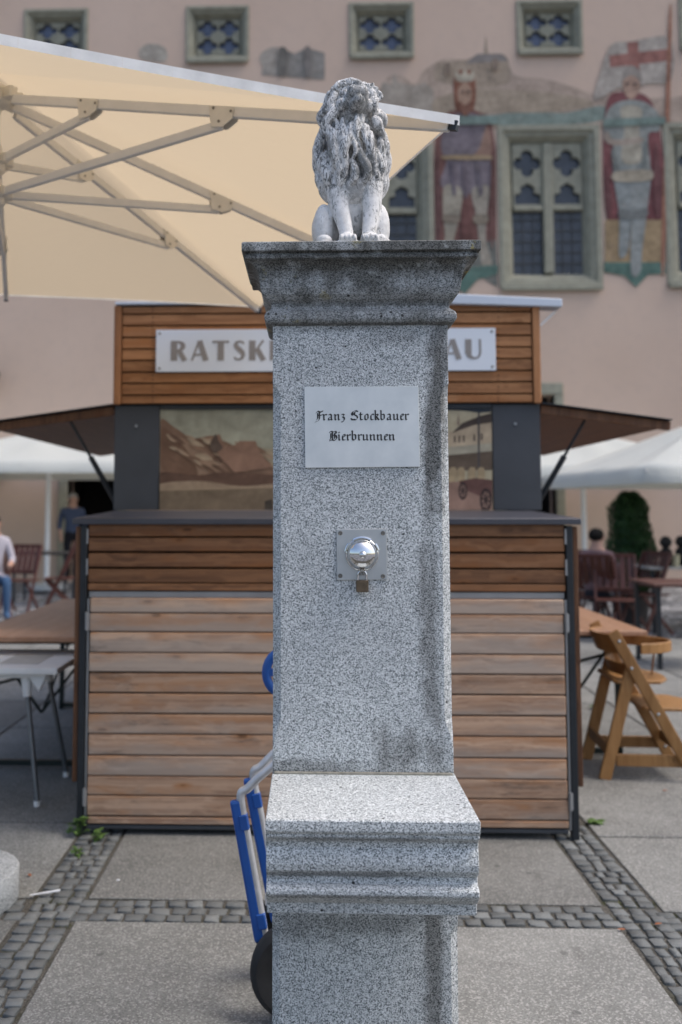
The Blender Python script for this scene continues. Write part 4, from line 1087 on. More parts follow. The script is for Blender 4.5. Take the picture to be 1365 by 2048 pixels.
# head: skull, brow, muzzle lifted up and turned a little
hd = rz(.12) @ rx(-.42)
hc = Vector((8, 22, 272))
def H(x, y, z): return hc+hd @ Vector((x, y, z))
b.ell(H(0, 10, 6), (42, 44, 42), 20, 14)
b.ell(H(0, -32, -8), (25, 34, 19), 18, 12, hd)               # muzzle
b.ell(H(-9, -52, -6), (13, 14, 13), 12, 8); b.ell(H(9, -52, -6), (13, 14, 13), 12, 8)    # whisker pads
b.ell(H(0, -40, -27), (16, 24, 9), 14, 8, hd)                # lower jaw
b.ell(H(0, -56, -28), (10, 8, 9), 12, 8)                     # chin
b.ell(H(0, -60, 7), (11, 9, 7), 12, 8)                       # nose
b.ell(H(0, -40, 8), (9, 30, 8), 12, 8, hd)                   # nose bridge
for s in (-1, 1):
    b.ell(H(s*19, -26, 16), (13, 11, 7), 12, 8)              # brow
    b.ell(H(s*17, -30, 6), (7, 6, 6), 12, 8)                 # eye
    b.ell(H(s*27, -18, -8), (14, 18, 14), 12, 8)             # cheek
for s in (-1, 1): b.ell(H(s*36, 4, 30), (12, 8, 13), 12, 8, hd)       # ears
b.v = [Vector((p.x, p.y, p.z*1.065))*LS for p in b.v]
t = NT('weathered_marble'); vv = t.coord()
fine = t.noise(vv, 420, 4, .7); med = t.noise(vv, 60, 5, .65); big = t.noise(vv, 14, 5, .6)
strk = t.noise(t.coord((120, 120, 42)), 1.0, 5, .62, .9)
col = t.mix(t.ramp(med, [(.3, 0.0), (.7, 1.0)]), (.64, .63, .61), (.86, .85, .83))
dm = t.ramp(t.math('ADD', t.math('MULTIPLY', strk, .66), t.math('MULTIPLY', big, .38)), [(.56, 0.0), (.61, .95)])
# lichen-black areas: the muzzle and the right breast, as on the stone
for cx_, cy__, cz_, rr, ww in ((22, -30, 290, 44, .62), (34, -30, 165, 36, .8), (62, 20, 240, 36, .6), (-40, -10, 205, 24, .6), (10, -20, 105, 26, .65)):
    vs_ = t.new('VectorMath', operation='DISTANCE'); t.l.new(vv, vs_.inputs[0]); vs_.inputs[1].default_value = (cx_*LS, cy__*LS, cz_*LS)
    d = t.math('ADD', t.math('DIVIDE', vs_.outputs['Value'], rr*LS), t.math('MULTIPLY', t.math('SUBTRACT', t.math('ADD', med, strk), 1.0), 3.2))
    dm = t.math('MAXIMUM', dm, t.math('MULTIPLY', t.ramp(d, [(.55, 1.0), (1.0, 0.0)]), ww))
dk = t.mix(t.ramp(fine, [(.40, 0.0), (.62, 1.0)]), (.018, .02, .018), (.17, .18, .175))
rid = t.math('ABSOLUTE', t.math('SUBTRACT', t.noise(t.coord((46, 46, 17)), 1.0, 3, .5, 2.4), .5))
rid2 = t.math('ABSOLUTE', t.math('SUBTRACT', t.noise(t.coord((75, 75, 30)), 1.0, 2, .5, 2.0), .5))
up_ = t.ramp(t.sep(vv, 2), [(.11, 0.0), (.16, 1.0)])
ln_m = t.math('MULTIPLY', t.math('MAXIMUM', t.ramp(rid, [(.012, .88), (.036, 0.0)]), t.ramp(rid2, [(.006, .45), (.022, 0.0)])), up_)
dm = t.math('MULTIPLY', dm, t.math('ADD', t.math('MULTIPLY', up_, .35), .6))
dm = t.math('MAXIMUM', dm, ln_m)
col = t.mix(dm, col, dk)
col = t.mix(t.ramp(fine, [(.28, .4), (.38, 0.0)]), col, (.13, .14, .145))
t.bump(t.math('ADD', med, fine), .45, .002)
M['lion'] = t.fin(col, .8, 0, .25)
link('body', remesh(b, 'body', .0027, M['lion'], 2), lion)
# mane: bulk under wavy locks
mn = MB()
mn.ell((4, 46, 264), (48, 46, 62), 24, 16)
mn.ell((4, 42, 205), (53, 47, 70), 24, 16)
mn.ell((4, 38, 158), (52, 41, 58), 24, 16)
mn.ell((4, 22, 118), (40, 34, 36), 20, 12)
mn.ell((7, 32, 290), (52, 34, 42), 20, 14)
# open the front of the hood for the face: bulk sits behind it
shape = [(330, 20, 24), (318, 34, 34), (300, 44, 42), (280, 50, 50), (255, 53, 54), (225, 57, 58), (195, 60, 60), (165, 59, 58), (135, 54, 52), (110, 44, 42), (92, 34, 32)]
def surf(th, z):
    for (z1, a1, b1), (z0, a0, b0) in zip(shape[:-1], shape[1:]):
        if z >= z0:
            f = (z-z0)/(z1-z0); f = max(0, min(1, f)); a = a0+(a1-a0)*f; bb = b0+(b1-b0)*f; break
    else: a, bb = shape[-1][1:]
    return Vector((4+a*sin(th), 42-bb*cos(th), z))      # th = 0 faces the eye
rl = random.Random(21)
def lock(th, z, ln, r0, drift, amp, ph):
    pts, rad = [], []; N = 16
    for i in range(N):
        f = i/(N-1); zz = z-ln*f
        tt = th+drift*f+amp*sin(ph+f*6.0)*(.5+.5*f)
        p = surf(tt, max(80, zz)); c = Vector((4, 42, p.z)); d = (p-c).normalized()
        lift = r0*(.25+.75*sin(pi*min(1, f*1.05)))+2.2*sin(ph*2+f*9)
        pts.append(p+d*lift); rad.append(max(.9, r0*(.35+.9*sin(pi*(.15+.70*f)))*(1-.62*f)))
    mn.tube(pts, rad, 8)
face = lambda th, z: abs(th-.10) < .62 and z > 236
for row, (z, cnt, ln_row, r0) in enumerate(((318, 9, 58, 8), (298, 10, 74, 9.5), (272, 10, 88, 11), (244, 11, 96, 11.5), (212, 11, 98, 12), (180, 11, 84, 11.5), (152, 10, 62, 10))):
    for k in range(cnt):
        th = 2*pi*(k+.5*(row % 2)+rl.uniform(-.22, .22))/cnt
        if th > pi: th -= 2*pi
        if face(th, z): continue
        sgn = -1 if th < .1 else 1
        flow = .32*sgn*(1-min(1, abs(th)/1.4)) if z < 240 else .10*sgn
        if abs(th-.1) < 1.35 and z > 236: ln = 44+rl.uniform(-8, 8)
        else: ln = ln_row
        for q in range(2):           # each lock is a twisted pair
            lock(th+rl.uniform(-.07, .07), z+rl.uniform(-9, 9), ln*rl.uniform(.8, 1.2), r0*(1.0 if q == 0 else .55)*rl.uniform(.8, 1.12), flow+rl.uniform(-.10, .10), rl.uniform(.10, .20), row*.9+rl.uniform(-.7, .7))
# beard locks below the chin and curls over the brow
for k in range(9):
    th = -.5+.13*k+rl.uniform(-.03, .03); lock(th, 228+16*cos(th*2.2)+rl.uniform(-16, 10), rl.uniform(58, 90), rl.uniform(5.5, 8), rl.uniform(-.12, .12), rl.uniform(.08, .16), rl.uniform(0, 6.28))
for k in range(15):
    a = -1.25+2.5*k/14
    c = Vector((8+48*sin(a), 12+6*abs(sin(a)), 286+33*cos(a)))
    for j in range(2):
        o = c+Vector((rl.uniform(-4, 4), j*14-4, rl.uniform(-4, 4)+j*5)); pts = []
        sg_ = rl.choice((-1, 1)); r_c = rl.uniform(6, 8.5)
        for i in range(9):
            q = i/8*5.2; pts.append(o+Vector((cos(q*sg_+a)*r_c*(1-.07*i), -3-.5*i, sin(q*sg_+a)*r_c*(1-.07*i))))
        mn.tube(pts, [4.4-.25*i for i in range(9)], 7); mn.ell(o, (6, 6, 6), 8, 6)
mn.v = [Vector((p.x, p.y, p.z*1.065))*LS for p in mn.v]
link('mane', remesh(mn, 'mane', .0019, M['lion'], 1), lion)

# ================================================================== HAND TRUCK
YT0, YT1 = 2.86, 3.085
truck = thing('hand_truck', 'blue and silver hand truck leaning beside the pillar', 'hand truck', G(590, 2035))
wr = .1345
for YY in (YT0, YT1+.03):
    wc = Vector((W(597, 1947, YT0).x, YY, wr))
    whl = MB().lathe([(wr*.56, .018), (wr*.62, .024), (wr*.86, .030), (wr*.96, .022), (wr, .010), (wr, -.010), (wr*.96, -.022), (wr*.86, -.030), (wr*.62, -.024), (wr*.56, -.018)], 40, wc, 'y')
    wo = part('wheel', whl, M['rubber'], truck, smooth=True)
    part('rim', MB().lathe([(wr*.565, .014), (wr*.565, -.014), (wr*.5, -.016), (wr*.3, -.006), (wr*.16, -.016), (wr*.06, -.022)], 28, wc, 'y'), M['rubber'], wo, smooth=True)
part('axle', MB().tube([(wc.x, YT0-.035, wr), (wc.x, YT1+.06, wr)], .010, 12), M['alu'], truck, smooth=True)
for idx, (YY, top, bot, hx) in enumerate(((YT0+.035, (471, 1600), (521, 1882), 0), (YT1, (497, 1556), (553, 1842), 0))):
    a, b_ = W(*top, YY), W(*bot, YY)
    d = (b_-a).normalized(); side = Vector((d.z, 0, -d.x)); side = side if side.x > 0 else -side
    w = .032
    # blue channel with rounded top
    q = MB().bar(a, b_, .026, w, up=side)
    rail = part('rail', q, M['blue'], truck, bevel=.008, segs=2)
    pth = [b_+side*.015, a+d*.10+side*.015, a+d*.03+side*.014]
    h0 = a+d*.02+side*.014
    up = [h0, h0-d*.035+side*.006, W(top[0]+26, top[1]-24, YY), W(top[0]+50, top[1]-48, YY), W(top[0]+95, top[1]-88, YY), W(top[0]+140, top[1]-150, YY), W(top[0]+150, top[1]-215, YY), W(top[0]+112, top[1]-262, YY)]
    part('tube_handle', MB().tube(catmull(pth[:2]+[pth[2]]+up[1:], 8), .0125, 12), M['alu'], truck, smooth=True)
    for f in (.16, .86):
        c = a.lerp(b_, f)
        part('clamp', MB().bar(c+side*.014-d*.022, c+side*.014+d*.022, .031, .026, up=side), M['blue'], rail, bevel=.003)
    # hand guard loop on the grip
    if idx == 0:
        g = W(569, 1345, YY); pts = [(g.x+cos(t_)*.052, YY, g.z+sin(t_)*.060) for t_ in [2*pi*k/24 for k in range(25)]]
        part('hand_guard', MB().tube(pts, .0135, 10).bar((g.x-.05, YY, g.z), (g.x+.05, YY, g.z+.004), .02, .02), M['blue'], truck, smooth=True)
    part('tail_bracket', MB().bar(b_, Vector((wc.x, YY, wr)), .014, .03, up=side), M['rubber'], truck, bevel=.003)
part('toe_plate', MB().box(W(560, 2000, YT0).x+.16, W(560, 2000, YT0).x+.40, YT0+.03, YT1+.02, .012, .020), M['alu'], truck, bevel=.002)
part('cross_bar', MB().bar(W(523, 1800, YT0+.05)+Vector((.02, 0, 0)), W(538, 1770, YT1-.02)+Vector((.02, 0, 0)), .02, .03), M['alu'], truck, bevel=.002)
part('lower_frame', MB().bar(Vector((wc.x, YT0+.12, wr)), (W(560, 2000, YT0).x+.18, YT0+.12, .022), .16, .012), M['alu'], truck, bevel=.002)

# ================================================================== HIGH CHAIR
n0 = G(1212, 1562)
def hc_pt(x, y, z):                # local: x forward (right in the photo), y away, z up
    return (x, y, z)
high = thing('high_chair', 'wooden child high chair with curved back standing right of the kiosk', 'high chair', (n0.x, n0.y, 0), rotz=radians(-3))
HW = .43
wd = M['chair_wood']
for k, y in enumerate((0, HW)):
    rear_top, rear_bot = (.155, y, .62), (0.0, y, 0)
    frt_top, frt_bot = (.075, y, .735), (.47, y, 0)
    lpart('rear_leg', MB().bar((rear_bot[0], y+.024, 0), (rear_top[0], y+.024, .60), .022, .062, up=(1, 0, .3)), wd, high, bevel=.004)
    lpart('front_leg', MB().bar(frt_bot, (.055, y, .775), .022, .062, up=(1, 0, .3)), wd, high, bevel=.008, segs=2)
    for p in ((.075, .735), (.135, .595), (.265, .36), (.42, .10)):
        lpart('bolt', MB().lathe([(.008, .0), (.008, -.004), (.004, -.006)], 10, (p[0]+.01, y-.011, p[1]-.01), 'y'), M['steel'], high)
    lpart('side_rail', MB().bar((.06, y+.02, .105), (.40, y+.02, .105), .020, .062), wd, high, bevel=.003)
lpart('rear_rail', MB().box(.012, .032, .03, HW-.005, .13, .19), wd, high, bevel=.003)
lpart('front_rail', MB().box(.395, .415, .02, HW-.02, .13, .185), wd, high, bevel=.003)
def band(cx, z, rx_, ry_, a0, a1, h, th, tilt=0):
    L = []
    for k in range(15):
        a = radians(a0+(a1-a0)*k/14); c, s = cos(a), sin(a)
        P = lambda r, zz: (cx+(rx_+r)*c+tilt*zz, HW/2+(ry_+r)*s, z+zz)
        L.append([P(0, 0), P(th, 0), P(th, h), P(0, h)])
    return MB().loops(L)
lpart('back_rest', band(.155, .655, .12, HW/2-.012, 100, 260, .10, .012, -.35), wd, high, bevel=.003)
lpart('lumbar_rest', band(.20, .535, .10, HW/2-.02, 105, 255, .07, .012, -.3), wd, high, bevel=.003)
lpart('guard_rail', band(.15, .655, .25, HW/2-.022, -78, 78, .055, .014), wd, high, bevel=.004)
def seat(x0, x1, z, w):
    pts = [(x0, HW/2-w/2+.02, z), (x0+.02, HW/2-w/2, z), (x1-.06, HW/2-w/2, z), (x1, HW/2-w/4, z), (x1+.012, HW/2, z), (x1, HW/2+w/4, z), (x1-.06, HW/2+w/2, z), (x0+.02, HW/2+w/2, z), (x0, HW/2+w/2-.02, z)]
    return MB().poly(pts, .018, d=(0, 0, 1))
lpart('seat', seat(.06, .36, .50, HW-.03), wd, high, bevel=.004)
lpart('foot_rest', seat(.20, .50, .36, HW-.03), wd, high, bevel=.004)
lpart('strap', MB().bar((.33, HW/2, .665), (.31, HW/2, .52), .022, .004, up=(1, 0, 0)), M['chair_wood'], high)

# ================================================================== BEER TABLES
def beer_table(x0, x1, y0, y1, z, label):
    t = thing('beer_table', label, 'table', ((x0+x1)/2, (y0+y1)/2, 0), 'long wooden beer tables')
    part('table_top', MB().box(x0, x1, y0, y1, z-.028, z), M['table_wood'], t, bevel=.004)
    for yy in (y0+.30, y1-.30):
        m = MB()
        for xx in (x0+.08, x1-.08): m.bar((xx, yy, 0), (xx, yy, z-.028), .03, .03)
        m.bar((x0+.08, yy, .03), (x1-.08, yy, .03), .03, .03).bar((x0+.08, yy, z-.06), (x1-.08, yy, z-.06), .03, .03)
        m.bar((x0+.10, yy-.003, z-.09), ((x0+x1)/2, yy-.003, .30), .014, .014).bar((x1-.10, yy+.003, z-.09), ((x0+x1)/2, yy+.003, .30), .014, .014)
        m.bar((x0+.10, yy+.012, z-.30), (x1-.10, yy+.012, z-.16), .016, .016)
        part('leg_frame', m, M['green_steel'], t)
    w = MB().bar(((x0+x1)/2, y0+.31, .30), ((x0+x1)/2, (y0+y1)/2, z-.05), .01, .01).bar(((x0+x1)/2, y1-.31, .30), ((x0+x1)/2, (y0+y1)/2, z-.05), .01, .01)
    part('brace', w, M['green_steel'], t)
    return t
tz = .75
tr_ = G(1296, 1262, tz); tl_ = G(146, 1277, tz)
beer_table(tr_.x-.72, tr_.x, tr_.y, tr_.y+2.2, tz, 'brown beer table behind the high chair')
beer_table(tl_.x-.62, tl_.x+.12, tl_.y+.05, tl_.y+2.25, tz, 'brown beer table behind the small white table')
# small white table at the left edge
wz = .655
f1, f2 = G(75, 1612), G(133, 1553)
wx1 = G(117, 1336, wz).x
wt = thing('white_table', 'small white table with tubular legs at the left edge', 'table', (wx1-.4, f1.y+.25, 0))
part('table_top', MB().box(wx1-.80, wx1, f1.y-.03, f2.y+.10, wz-.03, wz), M['white_plastic'], wt, bevel=.006, segs=2)
part('printed_mat', MB().box(wx1-.33, wx1-.13, f1.y+.10, f1.y+.42, wz+.0005, wz+.0018), paint((.50, .48, .44), .15), wt)
for (fx_, fy_, tx, ty) in ((f1.x, f1.y, f1.x-.075, f1.y+.06), (f2.x, f2.y, f2.x-.09, f2.y-.04), (f1.x-.55, f1.y, f1.x-.48, f1.y+.06), (f2.x-.55, f2.y, f2.x-.46, f2.y-.04)):
    lg = part('leg', MB().tube([(fx_, fy_, .02), (tx, ty, wz-.14)], .0125, 12), M['leg_steel'], wt, smooth=True)
    part('foot_cap', MB().tube([(fx_, fy_, 0), (fx_, fy_, .024)], .016, 12), M['white_plastic'], lg, smooth=True)
    part('leg_socket', MB().tube([(tx, ty, wz-.15), (tx-.012, ty+.01, wz-.03)], [.020, .030], 12), M['white_plastic'], wt, smooth=True)
part('apron', MB().poly([(wx1-.55, f1.y+.02, wz-.03), (wx1-.06, f1.y+.02, wz-.03), (wx1-.10, f1.y+.02, wz-.12), (wx1-.15, f1.y+.02, wz-.055), (wx1-.45, f1.y+.02, wz-.055), (wx1-.50, f1.y+.02, wz-.12)], .03, d=(0, 1, 0)), M['white_plastic'], wt, bevel=.003)

# ================================================================== BACKGROUND THINGS
def far_parasol(px, pyh, Y, half, rise, label, phi=0.0, pole=True):
    p = W(px, pyh, Y); z = p.z
    t = thing('cafe_parasol', label, 'parasol', (p.x, Y, 0), 'white cafe parasols by the town hall')
    c = Vector((p.x, Y, 0)); m = MB(); E_ = []
    for k in range(32):
        a = 2*pi*k/32+phi; q = 1/max(abs(cos(a-phi)), abs(sin(a-phi))); f = (k % 4)/4; bow = 4*f*(1-f)
        E_.append(c+Vector((cos(a), sin(a), 0))*half*q*(1-.03*bow))
    rows = []
    for j in range(9):
        tt = j/8; rows.append([Vector((c.x+(e.x-c.x)*tt, c.y+(e.y-c.y)*tt, z+rise*(1-tt)-.05*sin(pi*tt)*(1 if (k % 4) else 0)+.0)) for k, e in enumerate(E_)])
    rows.append([Vector((q.x, q.y, q.z-.16)) for q in rows[-1]])
    for r in rows: m.v += r
    for j in range(9):
        for k in range(32): m.f.append((j*32+k, j*32+(k+1) % 32, (j+1)*32+(k+1) % 32, (j+1)*32+k)); m.mi.append(0)
    part('canopy', m, M['white_canopy'], t, smooth='all')
    part('pole', MB().tube([(c.x, c.y, 0), (c.x, c.y, z+rise-.05)], .045, 14), M['white_plastic'], t, smooth=True)
    part('foot', MB().lathe([(.36, 0), (.36, .08), (.3, .1)], 24, c), M['disc'], t, smooth=True)
    rb = MB()
    for k in range(0, 32, 4): rb.bar((c.x, c.y, z+rise-.12), (E_[k].x, E_[k].y, z-.03), .03, .03)
    part('rib_set', rb, M['rib'], t)
    return t
far_parasol(98, 936, 17.6, 2.05, .72, 'white cafe parasol on a pale pole left of the kiosk', .05)
far_parasol(-140, 905, 18.2, 1.5, .8, 'white cafe parasol cut by the left edge behind the first one', .3)
far_parasol(1166, 944, 17.6, 2.1, .72, 'white cafe parasol on a pale pole right of the kiosk', -.04)
far_parasol(1420, 948, 12.6, 1.6, .72, 'white cafe parasol at the right edge above the clipped shrub', .12)

# clipped conifer in a pot
sp0 = G(1262, 1176); sp0.y = 12.6; sp0 = Vector((W(1262, 1100, 12.6).x, 12.6, 0))
shrub = thing('conifer_shrub', 'dark green clipped conifer in a pot behind the chairs', 'shrub', sp0)
zt0, zb0_ = W(1262, 985, 12.6).z, .42
rt = random.Random(5); lf = MB()
for i in range(9000):
    f = rt.random()**.8; z = zb0_+(zt0-zb0_)*f
    w_ = (.20+.165*(1-f))*min(1, (1-f)*6+.12)**.5*(1 if f > .12 else .75+2*f); a = rt.uniform(0, 2*pi)
    w_ *= 1+.34*noise.noise(Vector((cos(a)*1.8, sin(a)*1.8, z*4.5)))
    r = w_*(rt.random()**.35)
    p = Vector((sp0.x+cos(a)*r, sp0.y+sin(a)*r, z)); s = rt.uniform(.012, .028)
    d = Vector((cos(a)*.6+rt.uniform(-.5, .5), sin(a)*.6+rt.uniform(-.5, .5), rt.uniform(.2, 1.1))).normalized(); q = d.orthogonal().normalized()
    q.rotate(Matrix.Rotation(rt.uniform(0, 6.28), 3, d))
    lf.add([p-q*s*.5, p+d*s*1.6, p+q*s*.5, p-d*s*.6], [(0, 1, 2, 3)])
for i in range(9):
    f = .06+.82*i/8; z = zb0_+(zt0-zb0_)*f; w_ = (.20+.165*(1-f))*.74*min(1, (1-f)*4+.1)**.5
    lf.ell((sp0.x, sp0.y, z), (w_, w_, .12), 12, 6)
part('foliage', lf, M['thuja'], shrub)
part('trunk', MB().tube([(sp0.x, sp0.y, .3), (sp0.x, sp0.y, zb0_+.6)], [.035, .02], 8), M['bark'], shrub)
part('pot', MB().lathe([(.17, 0), (.22, .36), (.235, .36), (.235, .40), (.20, .40)], 24, sp0), M['terracotta'], shrub, smooth=True)

# red-brown folding chairs
def fold_chair(px, Y, rot, label):
    p = W(px, 1150, Y); t = thing('folding_chair', label, 'chair', (p.x, Y, 0), 'red brown folding chairs', rot)
    m = M['red_wood']
    for s in (-1, 1):
        lpart('leg', MB().bar((s*.21, .22, 0), (s*.21, -.20, .92), .025, .04), m, t, bevel=.004)
        lpart('leg', MB().bar((s*.18, -.22, 0), (s*.18, .20, .44), .022, .038), m, t, bevel=.004)
    for k in range(5): lpart('seat_slat', MB().box(-.21, .21, -.18+k*.082, -.11+k*.082, .44, .456), m, t, bevel=.003)
    for k in range(5):
        x = -.16+.08*k; lpart('back_slat', MB().bar((x, -.075, .56), (x, -.205, .90), .062, .014, up=(0, 1, 0)), m, t, bevel=.003)
    for z, y in ((.55, -.055), (.91, -.205)): lpart('back_rail', MB().box(-.205, .205, y-.012, y+.012, z-.02, z+.025), m, t, bevel=.004)
    return t
fold_chair(1231, 10.9, radians(165), 'red brown folding chair in front of the clipped conifer')
fold_chair(1290, 11.6, radians(115), 'red brown folding chair seen side on right of the conifer pot')
fold_chair(1172, 11.9, radians(200), 'red brown folding chair beside the pale pole right of the kiosk')
fold_chair(42, 13.6, radians(170), 'red brown folding chair next to the seated man at left')
fold_chair(122, 14.0, radians(100), 'red brown folding chair near the pole left of the kiosk')
fold_chair(178, 15.6, radians(10), 'red brown folding chair in front of the dark doorway')

def cafe_table(px, Y, w, d, label, col):
    p = W(px, 1120, Y); t = thing('cafe_table', label, 'table', (p.x, Y, 0), 'cafe tables on the square')
    lpart('table_top', MB().box(-w/2, w/2, -d/2, d/2, .73, .76), col, t, bevel=.005)
    for sx in (-1, 1):
        for sy in (-1, 1): lpart('leg', MB().bar((sx*(w/2-.06), sy*(d/2-.06), 0), (sx*(w/2-.06), sy*(d/2-.06), .73), .035, .035), M['dark_steel'], t)
    return t
t1 = cafe_table(1362, 11.9, 1.0, .75, 'pale topped cafe table at the right edge', paint((.42, .40, .36)))
t2 = cafe_table(1155, 12.6, .9, .7, 'pale topped cafe table just right of the kiosk post', paint((.40, .40, .42)))
t3 = cafe_table(90, 15.3, .9, .7, 'dark cafe table left of the kiosk near the doorway', M['void'])
t4 = cafe_table(1378, 9.3, .9, .7, 'red brown cafe table low at the right edge', M['red_wood'])
def lantern(px, Y, label):
    p = W(px, 1120, Y); t = thing('table_lantern', label, 'lantern', (p.x, Y, .76), 'dark lanterns on the cafe table')
    lpart('lantern_body', MB().lathe([(.055, 0), (.075, .02), (.07, .18), (.04, .21)], 16), M['void'], t, smooth=True)
    lpart('lantern_top', MB().lathe([(.03, .21), (.065, .25), (.07, .29), (.045, .335), (.01, .35)], 16), M['void'], t, smooth=True)
lantern(1333, 11.75, 'black round topped lantern standing on the pale table'); lantern(1364, 11.95, 'black lantern cut by the right edge on the pale table')
p = W(1347, 1120, 11.7); g_ = MB().lathe([(.035, 0), (.045, .13), (.05, .14)], 16, (p.x, 11.62, .76))
tag(part('beer_glass', g_, paint((.55, .50, .33)), None, smooth=True), 'pale drinking glass beside the black lantern', 'glass')

# people: one skinned body each
def person(loc, rot, pose, shirt, trousers, hair, label):
    t = thing('person', label, 'person', loc, None, rot)
    if pose == 'sit':
        J_ = {'pel': (0, 0, .52), 'spi': (0, .03, .75), 'che': (0, .02, .98), 'nec': (0, 0, 1.10), 'hea': (0, -.03, 1.22), 'top': (0, -.02, 1.31)}
        legs = [((s*.09, 0, .51), (s*.12, -.42, .53), (s*.13, -.40, .10), (s*.14, -.53, .035)) for s in (-1, 1)]
        arms = [((s*.17, .01, 1.01), (s*.24, -.06, .76), (s*.17, -.30, .70), (s*.15, -.38, .71)) for s in (-1, 1)]
    else:
        J_ = {'pel': (0, 0, .95), 'spi': (0, .01, 1.15), 'che': (0, 0, 1.36), 'nec': (0, 0, 1.48), 'hea': (0, -.03, 1.60), 'top': (0, -.02, 1.70)}
        legs = [((s*.09, 0, .92), (s*.10, -.02, .50), (s*.11, .02, .09), (s*.12, -.11, .035)) for s in (-1, 1)]
        arms = [((s*.18, 0, 1.40), (s*.24, .02, 1.13), (s*.22, -.08, .90), (s*.21, -.11, .80)) for s in (-1, 1)]
    vs_, es, rs = [], [], []
    def vtx(p, r): vs_.append(p); rs.append(r); return len(vs_)-1
    c = [vtx(J_['pel'], .135), vtx(J_['spi'], .125), vtx(J_['che'], .15), vtx(J_['nec'], .06), vtx(J_['hea'], .088), vtx(J_['top'], .075)]
    es += list(zip(c[:-1], c[1:]))
    for lg in legs:
        i = [vtx(q, r) for q, r in zip(lg, (.088, .062, .045, .035))]; es += [(c[0], i[0])]+list(zip(i[:-1], i[1:]))
    for ar in arms:
        i = [vtx(q, r) for q, r in zip(ar, (.062, .046, .036, .03))]; es += [(c[2], i[0])]+list(zip(i[:-1], i[1:]))
    me = bpy.data.meshes.new('body'); me.from_pydata(vs_, es, [])
    ob = bpy.data.objects.new('body', me); C.objects.link(ob)
    ob.modifiers.new('k', 'SKIN'); sb = ob.modifiers.new('s', 'SUBSURF'); sb.levels = 2
    for i, sv in enumerate(me.skin_vertices[0].data): sv.radius = (rs[i], rs[i]); sv.use_root = i == 0
    dg = bpy.context.evaluated_depsgraph_get(); bm_ = bpy.data.meshes.new_from_object(ob.evaluated_get(dg))
    bpy.data.objects.remove(ob)
    bm_.materials.clear()
    for m_ in (M['skin'], cloth(shirt), cloth(trousers), M['rubber']): bm_.materials.append(m_)
    zw, zn = J_['pel'][2]+.05, J_['nec'][2]-.02
    for pl in bm_.polygons:
        x, y, z = pl.center; pl.use_smooth = True
        if z > zn: pl.material_index = 0
        elif pose == 'sit' and (abs(x) > .13 and y < -.2 and z > .6) or (pose != 'sit' and abs(x) > .16 and z < 1.05): pl.material_index = 0
        elif z > zw: pl.material_index = 1
        elif z < .07: pl.material_index = 3
        else: pl.material_index = 2
    link('body', bm_, t)
    hz = J_['hea'][2]
    h = MB().ell((0, .012, hz+.045), (.094, .105, .085), 16, 10)
    lpart('hair', h, paint(hair), t, smooth=True)
    f = MB().ell((0, -.128, hz+.0), (.014, .018, .022), 8, 6)
    lpart('nose', f, M['skin'], t, smooth=True)
    e = MB()
    for s in (-1, 1): e.ell((s*.034, -.108, hz+.022), (.011, .008, .007), 8, 6)
    lpart('eyes', e, M['void'], t, smooth=True)
    lpart('ears', MB().ell((-.092, 0, hz+.01), (.012, .02, .03), 8, 6).ell((.092, 0, hz+.01), (.012, .02, .03), 8, 6), M['skin'], t, smooth=True)
    return t
pl_ = W(-14, 1150, 12.8); person((pl_.x, 12.8, 0), radians(25), 'sit', (.42, .40, .44), (.055, .105, .19), (.05, .04, .035), 'person in pale shirt and blue jeans sitting at the left edge')
pr_ = W(1194, 1100, 11.2); person((pr_.x, 11.2, -.0), radians(150), 'sit', (.20, .13, .135), (.05, .05, .06), (.012, .011, .010), 'dark haired person in pinkish shirt sitting right of the kiosk').scale = (.9, .9, .9)
pd_ = W(146, 1000, 18.6); person((pd_.x, 18.6, 0), radians(20), 'stand', (.07, .09, .15), (.02, .02, .025), (.30, .29, .28), 'grey haired person in blue standing by the dark doorway')
for (px, Y, rot, lab) in ((-14, 12.8, 205, 'red brown folding chair under the man in jeans'), (1194, 11.2, 330, 'red brown folding chair under the dark haired person')):
    fold_chair(px, Y, radians(rot), lab)

# wall lamp cut by the left edge
wl_ = W(-3, 765, YF)
lamp = thing('wall_lamp', 'dark wall lantern at the left edge of the pink facade', 'lamp', (wl_.x, YF-.25, wl_.z))
part('lamp_arm', MB().bar((wl_.x, YF-.002, wl_.z+.2), (wl_.x, YF-.25, wl_.z+.28), .03, .03), M['dark_steel'], lamp)
part('lamp_housing', MB().lathe([(.05, -.22), (.10, .12), (.12, .14), (.03, .26)], 6, (wl_.x, YF-.25, wl_.z)), M['dark_steel'], lamp)

